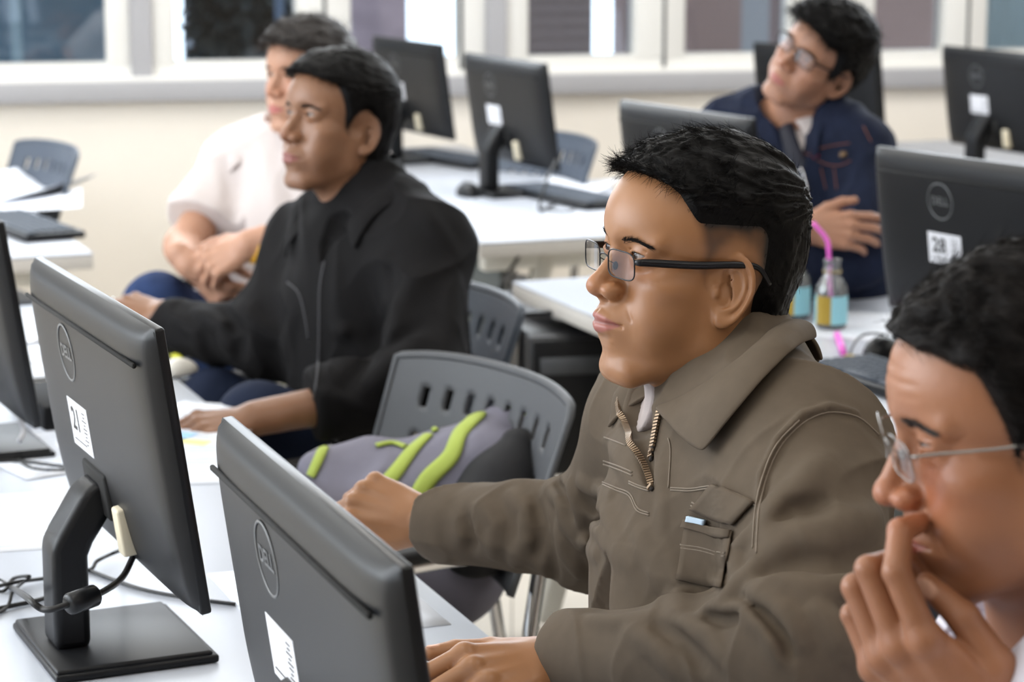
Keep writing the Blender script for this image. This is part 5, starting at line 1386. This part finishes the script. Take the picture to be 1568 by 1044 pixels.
FOLDS_C = [
 (_a((1110, 420), (1120, 340), (1165, 250), (1230, 185), (1300, 165), (1370, 180), (1440, 240)), .004, -.0045),
 (_a((1095, 420), (1105, 335), (1150, 240), (1222, 170), (1300, 148), (1375, 163)), .006, .0035),
 (_a((1110, 570), (1190, 520), (1300, 505), (1430, 450)), .020, .008),
 (_a((1130, 610), (1220, 580), (1330, 590), (1440, 560)), .016, -.006),
 (_a((1100, 540), (1150, 440), (1230, 370), (1290, 300)), .020, .008),
 (_a((1120, 500), (1190, 430), (1270, 420)), .012, -.006),
 (_a((1080, 650), (1180, 655), (1270, 665), (1400, 640)), .014, .008),
 (_a((1075, 670), (1140, 700), (1190, 750), (1215, 805)), .012, .009),
 (_a((1060, 690), (1120, 740), (1165, 790), (1180, 840)), .009, -.009),
 (_a((955, 735), (1000, 745), (1050, 735)), .007, -.010),
 (_a((950, 715), (1000, 700), (1050, 640), (1100, 590)), .011, .009),
 (_a((980, 720), (1060, 715), (1120, 770), (1160, 850)), .010, .007),
 (_a((740, 775), (820, 830), (880, 900)), .012, .006), (_a((800, 760), (880, 800), (940, 870)), .010, -.005),
 (_a((880, 745), (960, 790), (1010, 860)), .012, .006), (_a((620, 745), (700, 752), (790, 745)), .010, .004),
 (_a((1040, 640), (1035, 560), (1080, 500)), .012, .007),
 (_a((1240, 700), (1300, 760), (1340, 840)), .016, .006), (_a((1330, 680), (1380, 740), (1400, 820)), .014, -.005),
 # far sleeve
 (_a((410, 400), (450, 440), (455, 520), (420, 580)), .012, .008), (_a((470, 410), (490, 480), (480, 560)), .010, -.006),
 (_a((515, 372), (545, 410), (560, 470), (610, 530), (650, 560)), .011, .011), (_a((535, 370), (580, 420), (600, 470)), .007, -.009),
 (_a((575, 365), (600, 440), (600, 480)), .009, .009), (_a((600, 360), (650, 385), (690, 395)), .010, .009), (_a((610, 400), (660, 470), (700, 530)), .010, -.007),
 (_a((640, 450), (690, 540), (745, 590)), .012, .009), (_a((540, 480), (560, 560), (600, 620)), .012, .007), (_a((500, 500), (515, 570), (530, 630)), .010, -.005),
 (_a((330, 430), (370, 480), (360, 560)), .013, .006), (_a((280, 450), (300, 520), (280, 590)), .012, -.004),
 # body
 (_a((680, 240), (740, 330), (800, 400)), .014, .004), (_a((850, 560), (880, 640), (870, 720)), .014, .006), (_a((760, 500), (820, 580), (850, 660)), .016, .006),
 (_a((660, 420), (700, 500), (760, 580)), .014, .006), (_a((830, 330), (840, 430), (835, 520)), .010, .004),
 (_a((860, 60), (800, 90), (760, 60)), .010, .0),
]
MC = man_center()
# ================= man in the black jacket =================
BASE2 = srgb(132, 93, 68)
M_SKIN2 = mat('brown_skin', BASE2, rough=.42, attr=True, sss=.08, bump=.1, bscale=900, bdist=.0004)
M_BLACKJ = mat('black_cotton', srgb(20, 19, 20), rough=.8, spec=.14, bump=.2, bscale=900, bdist=.0004)
def man_black():
    root = tag(empty('person', pt(600, 720, 4.05) * np.array((1, 1, 0))), 'man in black zip jacket with short black hair, looking up to the left', 'person'); WS.add(root.name)
    H = Head(pt(521, 199, 4.0), facing(523, 56), pitch=8, scale=1.04, nz=.2, mz=.2, muz=.35, long_=1.02, nosew=1.1, nose=.95, lips=1.15, bridge=.7, jaw=.96, width=.96, open_=.27, brow=.95, cheek=.95)
    T = Torso(pt(560, 318, 4.03), pt(605, 722, 4.05), facing(560, 50), half=.19, dep=.115)
    SL = pt(652, 385, 3.90); EL = pt(650, 592, 3.74); WL = pt(392, 640, 3.66); SR = pt(478, 378, 4.19); ER = pt(410, 520, 4.10); WR = pt(255, 482, 4.22)
    HL = Hand(WL, (-.95, -.2, -.1), (0, -.35, .93), 1); HR = Hand(WR, (-.93, .30, .12), (.05, -.45, .85), -1, curls=[(30, 40, 20)] * 4)
    neck = std_neck(H, T, (.053, .056)); skin = skin_field(H, T, SL, EL, WL, SR, ER, WR, (HL, HR), neck, arm=(.043, .038, .027))
    th, msk = full_hair(front=8.3, top=1.25, side=.75, temple=.2, fwd=.35)
    body_mesh(root, M_SKIN2, skin, H, [T.O, SL, SR, EL, ER, WL, WR], (HL, HR), .0024, .007, lambda V: skin_color(H, V, BASE2, srgb(140, 84, 78), stub=.22, fade=lambda q: SS(msk(q), -.3, .6) * .85), handres=.004)
    eyeballs(H, root, (-6, 8)); brows(H, root, M_HAIR, fld=skin, n=340, thick=.5); lashes(H, root, M_HAIR)
    Hair(H, th, lambda q: comb_c(q), lambda q: np.where(th(q) > .1, .8 + .9 * SS(q[:, 2], 6, 10), .3).astype(f32), n=9000, lift=.30, neckf=neck, tuft=.25, mask=msk, rad=.0003).build(root, M_HAIR, .003)
    def base(P):
        d = T.field(P, .016, SL, SR, .08); d = smin(d, cap(P, T.p(0, -.01, -.02), T.p(0, .0, .03), .078, .064), .03)
        a = smin(cap(P, SL, EL, .076, .066), cap(P, EL, EL + (WL - EL) * .62, .066, .058), .035)
        b = smin(cap(P, SR, ER, .074, .068), ecap(P, ER, WR + np.array((0, 0, -.015)), .066, .048, (0, 1, 0), .9), .04)
        return smin(smin(d, a, .035), b, .045)
    CE = EL + (WL - EL) * .60
    def sp(*pix):
        S, N, ok = raymarch(base, list(pix)); return list(S)
    F = [(sp((560, 600), (600, 560), (650, 520)), .016, .012), (sp((530, 590), (570, 545), (640, 500)), .014, -.010), (sp((640, 420), (610, 480), (590, 540)), .018, .010), (sp((700, 430), (690, 500), (660, 560)), .02, .010),
         (sp((600, 400), (590, 470), (570, 520)), .016, -.008), (sp((440, 420), (455, 480), (440, 560)), .016, .010), (sp((300, 475), (340, 500), (350, 540)), .014, .014), (sp((340, 470), (370, 510), (365, 550)), .012, -.014),
         (sp((370, 470), (395, 500), (430, 520)), .014, .014), (sp((265, 480), (300, 510), (310, 540)), .014, .010), (sp((620, 300), (660, 340), (700, 400)), .018, .006), (sp((520, 420), (525, 500), (520, 580)), .014, .008), (sp((480, 600), (520, 610), (560, 630)), .012, .008)]
    ff = folds_fn(F); S_, N_, _ = raymarch(base, [(515, 345), (500, 372), (495, 400)])
    def jk(P):
        d = base(P) - noise3(P, 7) * .004 - wrink(P, 7, .010) - ff(P) * f32(1.5); d = cuff(P, d, CE, EL, .02, .13, .004); d = cuff(P, d, WR, ER, .0, .10)
        nc = cap(P, T.p(0, .01, .14), T.p(0, .012, .02), .062, .056); v = np.minimum(cap(P, S_[0] + N_[0] * .01, S_[1] + N_[1] * .006, .034, .016), cap(P, S_[1], S_[2], .014, .004))
        return smax(smax(d, -nc, .006), -v, .005)
    j = cloth_mesh(root, 'jacket', M_BLACKJ, jk, [T.O, SL, SR, EL, ER, WR, CE], .12, .0048, .5)
    collar(T, jk, 'collar', M_BLACKJ, j, phr=(-146, 146), hb=.062, hf=-.012, drop=.062, tip=.030, rad=(.066, .070), edge_bulge=.010, gap=.008, thk=.004, ph=146)
    M_TH = mat('dark_grey_thread', srgb(70, 70, 74), rough=.6)
    sb = MB(); surf_tube(jk, smooth_path([np.array((*p, 0.)) for p in ((497, 400), (490, 440), (489, 500), (487, 560), (478, 630))], 5), .0016, '', None, None, mb=sb, lift=.0005); surf_tube(jk, smooth_path([np.array((*p, 0.)) for p in ((440, 432), (458, 450), (468, 490), (472, 520))], 5), .0012, '', None, None, mb=sb, lift=.0005); sb.build('zip', M_TH, j)
    trousers(root, T, M_DARKNAVY, M_SHOE, kneeL=pt(395, 650, 3.85), kneeR=pt(330, 625, 4.15))
    # ring / bracelet
    wr = MB(); c = HR.w((0, 9.6, 0)); 
    wr.tube([HR.w((.45 + 1.15 * math.cos(a), 10.6, .3 + 1.05 * math.sin(a))) for a in np.linspace(0, 2 * math.pi, 21)[:-1]], .0022, 8, closed=True); wr.build('finger_ring', M_STEEL, root)
    return H
man_black()
# ================= man in the white shirt =================
BASE3 = srgb(180, 136, 112)
M_SKIN3 = mat('fair_skin', BASE3, rough=.5, attr=True, sss=.10)
M_BAND = mat('yellow_rubber', srgb(226, 170, 40), rough=.45)
def man_white():
    root = tag(empty('person', pt(440, 567, 4.95) * np.array((1, 1, 0))), 'man in short-sleeved white shirt with yellow wristband, hands clasped, half hidden behind another', 'person'); WS.add(root.name)
    H = Head(pt(474, 128, 4.9), facing(474, 50), pitch=2, scale=1.0, nz=.3, mz=.3, muz=.2, width=.97, open_=.36, lips=1.05)
    T = Torso(pt(452, 232, 4.98), pt(452, 567, 5.0), facing(452, 42), half=.19, dep=.12)
    SR = pt(362, 255, 5.06); ER = pt(283, 378, 4.90); WR = pt(305, 418, 4.68); SL = pt(548, 262, 4.86); EL = pt(500, 412, 4.66); WL = pt(382, 374, 4.60)
    HL = Hand(WL, (-.90, .1, -.42), (-.25, -.75, .55), 1, curls=[(35, 45, 25), (40, 50, 25), (45, 50, 25), (50, 50, 25)]); HR = Hand(pt(312, 425, 4.62), (.30, -.25, .75), (-.72, -.62, .1), -1, curls=[(50, 60, 30)] * 4)
    HR = Hand(pt(292, 405, 4.66), (.62, -.12, -.50), (-.35, -.85, -.25), -1, curls=[(45, 55, 30)] * 4)
    neck = std_neck(H, T, (.052, .056)); skin = skin_field(H, T, SL, EL, WL, SR, ER, pt(292, 405, 4.66), (HL, HR), neck, arm=(.045, .041, .029))
    th, msk = full_hair(front=8.0, top=1.9, side=1.2, temple=.4, fwd=.5)
    body_mesh(root, M_SKIN3, skin, H, [T.O, SL, SR, EL, ER, WL, WR], (HL, HR), .0032, .007, lambda V: skin_color(H, V, BASE3, srgb(176, 100, 96), red=.25, fade=lambda q: SS(msk(q), -.3, .6) * .8), handres=.0034)
    eyeballs(H, root, (-5, 3)); brows(H, root, M_HAIR, fld=skin, n=260); lashes(H, root, M_HAIR)
    Hair(H, th, lambda q: comb_c(q), lambda q: np.where(th(q) > .1, 1.6 + 1.4 * SS(q[:, 2], 5, 9), .3).astype(f32), n=6000, lift=.2, neckf=neck, tuft=.6, clump=18, rad=.0004).build(root, mat('dark_brown_hair', (.020, .015, .013), rough=.5), .0035)
    CR = SR + (ER - SR) * .74; CL = SL + (EL - SL) * .74
    def base(P):
        d = T.field(P, .018, SL, SR, .08); d = smin(d, cap(P, T.p(0, -.01, -.02), T.p(0, .0, .02), .074, .060), .03)
        return smin(smin(d, cap(P, SL, CL, .070, .072), .035), cap(P, SR, CR, .070, .070), .035)
    sp = lambda *pix: list(raymarch(base, list(pix))[0])
    ff = folds_fn([(sp((330, 240), (335, 300), (320, 350)), .018, .010), (sp((365, 260), (365, 320), (350, 390)), .018, -.010), (sp((400, 220), (420, 300), (425, 380)), .02, .008), (sp((350, 395), (390, 400), (420, 430)), .02, .012), (sp((440, 260), (455, 330), (450, 390)), .016, -.006)])
    def sh(P):
        d = base(P) - noise3(P, 7) * .004 - wrink(P, 6, .008) - ff(P); d = cuff(P, d, CR, SR, .0, .13, .003); d = cuff(P, d, CL, SL, .0, .13, .003)
        nc = cap(P, T.p(0, .01, .14), T.p(0, .012, .02), .060, .054); d = smax(d, -nc, .006); return np.maximum(d, (A3(T.p(0, 0, -.50)) - P) @ A3(T.U))
    s_ = cloth_mesh(root, 'shirt', M_WSHIRT, sh, [T.O, SL, SR, CR, CL], .12, .006, .5)
    collar(T, sh, 'collar', M_WSHIRT, s_, phr=(-150, 150), hb=.052, hf=-.012, drop=.045, tip=.022, rad=(.062, .066), gap=.006, ph=150)
    trousers(root, T, M_JEANS, M_SHOE, kneeL=pt(330, 520, 4.62), kneeR=pt(240, 470, 4.72))
    b = MB(); w0 = WL + (EL - WL) * .10; d = nrm(WL - EL); u = nrm(np.cross(d, (0, 0, 1))); v = np.cross(d, u)
    G_ = [[w0 + d * (k * .0075) + (u * math.cos(a) + v * math.sin(a)) * (.0345 if abs(k) < 1 else .0335) for k in (-1, -.5, 0, .5, 1)] for a in np.linspace(0, 2 * math.pi, 33)]; b.grid(G_)
    o = b.build('wristband', M_BAND, root); so = o.modifiers.new('thickness', 'SOLIDIFY'); so.thickness = .002
man_white()
# ================= tilted man in the denim jacket =================
BASE4 = srgb(160, 116, 92)
M_SKIN4 = mat('warm_skin', BASE4, rough=.45, attr=True, sss=.10)
M_DENIM = mat('dark_blue_denim', srgb(27, 33, 51), rough=.85, spec=.15, var=.18, vscale=40, bump=.4, bscale=900, bdist=.0005)
M_TIE = mat('black_navy_tie', srgb(24, 28, 44), rough=.6)
def man_denim():
    root = tag(empty('person', pt(1262, 560, 4.95) * np.array((1, 1, 0))), 'man in dark denim jacket, white shirt and tie, head tilted, arms crossed', 'person'); WS.add(root.name)
    H = Head(pt(1252, 98, 4.86), facing(1252, 38), pitch=10, roll=-32, scale=1.0, nz=.3, mz=.3, muz=.2, width=.98, open_=.22, cheek=1.05)
    T = Torso(pt(1222, 184, 4.95), pt(1262, 560, 4.98), facing(1250, 28), half=.19, dep=.115)
    SR = pt(1122, 206, 5.04); SL = pt(1310, 230, 4.84); EL = pt(1318, 392, 4.72); WL = pt(1200, 400, 4.62); ER = pt(1135, 392, 4.86); WR = pt(1232, 350, 4.60)
    HR = Hand(pt(1232, 350, 4.60), (.93, -.1, .02), (.05, -.93, .35), -1, curls=[(22, 28, 18), (26, 28, 18), (30, 30, 18), (34, 30, 18)], splay=(3, 0, -3, -7), thumb=[(2.0, 1.6, -.4), (4.2, 4.4, -.6), (5.4, 7.4, -.4), (5.6, 9.8, .0)])
    HL = Hand(WL, (-.95, .1, .1), (0, -.8, -.5), 1)
    neck = std_neck(H, T, (.052, .056)); skin = skin_field(H, T, SL, EL, WL, SR, ER, WR, (HL, HR), neck, g=-.016)
    th, msk = full_hair(front=7.8, top=2.3, side=1.3, temple=.5, fwd=.6)
    body_mesh(root, M_SKIN4, skin, H, [T.O, SL, SR, EL, ER, WL, WR], (HL, HR), .0032, .007, lambda V: skin_color(H, V, BASE4, srgb(160, 92, 84), red=.2, stub=.15, fade=lambda q: SS(msk(q), -.3, .6) * .8), handres=.0034)
    eyeballs(H, root, (-5, 5)); brows(H, root, M_HAIR, fld=skin, n=260); lashes(H, root, M_HAIR)
    Hair(H, th, lambda q: comb_c(q), lambda q: np.where(th(q) > .1, 1.8 + 1.4 * SS(q[:, 2], 5, 9), .3).astype(f32), n=6000, lift=.25, neckf=neck, tuft=.6, clump=18, rad=.0004).build(root, M_HAIR, .0035)
    glasses(H, root, 9.6, 1.9, w=2.5, h=1.5, mframe=M_BLACKMETAL, marm=M_BLACKMETAL, mlens=M_LENS, arm_r=.22, r=.14)
    def shf(P):
        d = T.field(P, .004, None, None, .06); d = smin(d, cap(P, T.p(0, -.01, -.02), T.p(0, .0, .035), .072, .060), .03)
        nc = cap(P, T.p(0, .01, .14), T.p(0, .012, .03), .059, .054); return smax(d, -nc, .005)
    s_ = cloth_mesh(root, 'shirt', M_WSHIRT, shf, [T.O, T.N, T.p(.12, 0, -.1), T.p(-.12, 0, -.1)], .13, .006, .5)
    collar(T, shf, 'collar', M_WSHIRT, s_, phr=(-158, 158), hb=.058, hf=.005, drop=.048, tip=.040, rad=(.060, .064), gap=.004, ph=158)
    def base(P):
        d = T.field(P, .018, SL, SR, .08); d = smin(d, cap(P, T.p(0, -.01, -.02), T.p(0, .0, .01), .085, .075), .03)
        a = smin(cap(P, SL, EL, .068, .058), cap(P, EL, WL, .056, .042), .035); b = smin(cap(P, SR, ER, .068, .058), cap(P, ER, WR, .056, .040), .035)
        return smin(smin(d, a, .03), b, .03)
    sp = lambda *pix: list(raymarch(base, list(pix))[0])
    ff = folds_fn([(sp((1320, 230), (1325, 290), (1310, 340)), .018, .010), (sp((1290, 260), (1290, 300), (1280, 330)), .016, -.008), (sp((1335, 260), (1335, 320), (1325, 380)), .014, .008), (sp((1100, 170), (1130, 175), (1160, 180)), .012, .008)])
    V1, N1, _ = raymarch(base, [(1175, 160), (1262, 172), (1222, 250), (1240, 320), (1215, 175)])
    def jk(P):
        d = base(P) - noise3(P, 7) * .004 - wrink(P, 8, .008) - ff(P); d = cuff(P, d, WR, ER, .0, .10); d = cuff(P, d, WL, EL, .0, .10)
        v = np.minimum(cap(P, V1[4] + N1[4] * .02, V1[2] + N1[2] * .008, .062, .020), cap(P, V1[2] + N1[2] * .008, V1[3] + N1[3] * .006, .016, .006))
        nc = cap(P, T.p(0, .01, .14), T.p(0, .015, .01), .080, .072); d = smax(smax(d, -nc, .006), -v, .006); return np.maximum(d, (A3(T.p(0, 0, -.50)) - P) @ A3(T.U))
    j = cloth_mesh(root, 'denim_jacket', M_DENIM, jk, [T.O, SL, SR, EL, ER, WR, WL], .11, .0055, .5)
    collar(T, jk, 'jacket_collar', M_DENIM, j, phr=(-138, 138), hb=.045, hf=-.03, drop=.060, tip=.025, rad=(.078, .080), gap=.008, ph=138, thk=.005)
    # tie laid over the shirt front
    tb = MB(); pth = raymarch(shf, [(1208, 180), (1206, 196), (1208, 215), (1214, 240), (1222, 270), (1230, 300)]); S, N = pth[0] + pth[1] * .006, pth[1]; w = [.020, .014, .019, .024, .028, .030]; rows = []
    for i in range(6): sd = nrm(np.cross(S[min(i + 1, 5)] - S[max(i - 1, 0)], N[i])); rows.append([tuple(S[i] + sd * w[i] * k + N[i] * .004 * (1 - abs(k))) for k in (-1, -.5, 0, .5, 1)])
    tb.grid(rows); o = tb.build('tie', M_TIE, root); so = o.modifiers.new('thickness', 'SOLIDIFY'); so.thickness = .004
    kb_ = MB(); kc = raymarch(shf, [(1206, 172)]); k0 = kc[0][0] + kc[1][0] * .010; kb_.tube([k0 + T.U * .016, k0, k0 - T.U * .016], [.020, .017, .012], 10, flat=.8); kb_.build('tie_knot', M_TIE, o)
    M_OR = mat('rust_thread', srgb(112, 66, 52), rough=.7); st = MB()
    cv = lambda *p: [(1040 + x / 2.486, y / 2.486) for x, y in p]
    for l_ in (cv((500, 575), (580, 555), (650, 545)), cv((510, 600), (560, 625), (610, 630), (655, 612)), cv((450, 575), (500, 590)), cv((540, 640), (560, 720)), cv((590, 640), (600, 720)), cv((700, 480), (730, 540))):
        surf_tube(jk, smooth_path([np.array((*p, 0.)) for p in l_], 4), .0013, '', None, None, mb=st, step=3, n=5, lift=.001)
    st.build('stitching', M_OR, j)
    zt = MB(); surf_tube(jk, smooth_path([np.array((*p, 0.)) for p in ((1219, 232), (1226, 255), (1234, 282), (1238, 312))], 4), .003, '', None, None, mb=zt, step=3, lift=.001); zt.build('zip', M_STEEL, j)
    c_ = raymarch(jk, cv((522, 592), (625, 590))); b = MB(); b.tube([c_[0][0] - c_[1][0] * .002, c_[0][0] + c_[1][0] * .003], .007, 8); b.build('red_tab', mat('red_cloth', srgb(190, 50, 60), rough=.7), j)
    b = MB(); b.tube([c_[0][1] - c_[1][1] * .002, c_[0][1] + c_[1][1] * .004], .008, 12); b.build('button', mat('brass_button', srgb(110, 90, 70), rough=.4, metal=.8), j)
    trousers(root, T, mat('black_trousers', srgb(24, 24, 28), rough=.8), M_SHOE)
man_denim()
# ================= man at the right edge, hand on his mouth =================
BASE5 = srgb(152, 102, 72)
M_SKIN5 = mat('ruddy_skin', BASE5, rough=.40, attr=True, sss=.05, bump=.25, bscale=260, bdist=.0006)
M_LSHIRT = mat('pale_lavender_cotton', srgb(214, 210, 220), rough=.8, bump=.15, bscale=800, bdist=.0004)
M_SILVER = mat('silver_metal', srgb(150, 148, 145), rough=.25, metal=.9)
def comb_b(q):
    d = np.stack([.5 * np.sign(q[:, 0]) + .1, -.75 - .0 * q[:, 1], -.35 + .3 * SS(q[:, 1], 2, 7)], 1); return (d / np.linalg.norm(d, axis=1, keepdims=True)).astype(f32)
def man_right():
    root = tag(empty('person', pt(1720, 1500, 1.66) * np.array((1, 1, 0))), 'man with thin silver glasses at the right edge, hand pressed over his mouth', 'person'); WS.add(root.name)
    H = Head(pt(1588, 676, 1.60), facing(1600, 76), pitch=-9, scale=1.0, nz=.0, mz=.0, muz=.2, nosew=1.2, nose=1.05, bridge=.9, open_=.18, bags=1.0, brow=1.15, cheek=1.0, width=1.02, long_=1.02)
    T = Torso(pt(1672, 925, 1.66), pt(1760, 1640, 1.72), facing(1600, 70), half=.19, dep=.12)
    SL = pt(1790, 1110, 1.50); EL = pt(1640, 1420, 1.52); WL = pt(1508, 1160, 1.59); SR = pt(1600, 1080, 1.86); ER = pt(1450, 1400, 1.95); WR = pt(1200, 1420, 2.0)
    HL = Hand(WL, (-.60, .02, .80), (-.62, -.70, -.40), 1, curls=[(16, 40, 55), (20, 95, 60), (22, 100, 60), (24, 100, 60)], splay=(2, 0, -3, -8), thumb=[(1.9, 1.6, -.9), (3.6, 4.7, -2.0), (3.3, 8.2, -2.4), (2.2, 10.9, -2.6)], scale=1.12)
    HR = Hand(WR, (-.95, .1, 0), (0, -.3, .95), -1)
    neck = std_neck(H, T, (.058, .062)); skin = skin_field(H, T, SL, EL, WL, SR, ER, WR, (HL, HR), neck, arm=(.046, .040, .030), hk=.003, g=-.018)
    creases = [[H.w((x, 9.3 - .06 * x * x, z)) for x in np.linspace(-4, 4, 9)] for z in (5.2, 6.1, 7.0)]
    cf = folds_fn([([A3(p) for p in c], .0022, -.0010) for c in creases] + [([H.w(p) for p in ((5.2, 6.6, 2.2), (6.0, 5.6, 2.9))], .002, -.001), ([H.w(p) for p in ((5.2, 6.6, 1.6), (6.1, 5.4, 1.2))], .002, -.001), ([H.w(p) for p in ((1.8, 8.6, .9), (3.2, 8.2, .2), (4.6, 7.0, .4))], .0025, -.0014), ([H.w(p) for p in ((1.9, 9.0, -2.0), (3.3, 8.4, -4.0), (3.6, 7.9, -5.6))], .003, -.002)])
    sk = lambda P: skin(P) - cf(P)
    th, msk = full_hair(front=8.6, top=1.3, side=.7, temple=-.2, fwd=-.3)
    def body_col(V):
        col = skin_color(H, V, BASE5, srgb(160, 92, 80), red=.5, stub=.3, fade=lambda q: SS(msk(q), -.3, .6) * .8); nm = HL.nailmask(V)[:, None] * .6
        return col * (1 - nm) + np.array(srgb(222, 176, 152), f32) * nm
    body_mesh(root, M_SKIN5, sk, H, [T.O, SL, SR, EL, ER, WL, WR], (HL,), .0018, .007, body_col, handres=.0018, zmin=.66)
    eyeballs(H, root, (-4, -12)); brows(H, root, mat('greying_brow', (.05, .042, .038), rough=.5), fld=skin, n=380, thick=.7); lashes(H, root, M_HAIR)
    Hair(H, th, comb_b, lambda q: np.where(th(q) > .1, 1.3 + 1.0 * SS(q[:, 2], 5, 9), .4).astype(f32), n=26000, lift=.25, neckf=neck, tuft=.5, clump=22, mask=msk, rad=.00024).build(root, mat('dark_grizzled_hair', (.007, .0055, .005), rough=.6, spec=.12), .0025)
    glasses(H, root, 10.1, 1.2, w=2.35, h=1.45, mframe=M_SILVER, marm=M_SILVER, mlens=M_LENS, arm_r=.10, r=.05)
    def sh(P):
        d = T.field(P, .018, SL, SR, .08); d = smin(d, cap(P, T.p(0, -.01, -.02), T.p(0, .0, .03), .078, .066), .03)
        a = smin(cap(P, SL, EL, .072, .060), cap(P, EL, WL + (WL - EL) * .15, .058, .044), .035); b = smin(cap(P, SR, ER, .072, .06), cap(P, ER, WR, .058, .04), .035)
        d = smin(smin(d, a, .03), b, .03) - noise3(P, 8) * .004 - noise3(P, 20) * .0015; d = cuff(P, d, WL, EL, .045, .14, .002); d = cuff(P, d, WR, ER, 0, .1)
        nc = cap(P, T.p(0, .005, .14), T.p(0, .005, .05), .066, .060); return smax(d, -nc, .006)
    s_ = cloth_mesh(root, 'shirt', M_LSHIRT, sh, [T.O, SL, SR, EL, ER, WL, WR], .12, .005, .66)
    collar(T, sh, 'collar', M_LSHIRT, s_, phr=(-150, 150), hb=.055, hf=-.01, drop=.05, tip=.03, rad=(.068, .072), gap=.006, ph=150)
man_right()
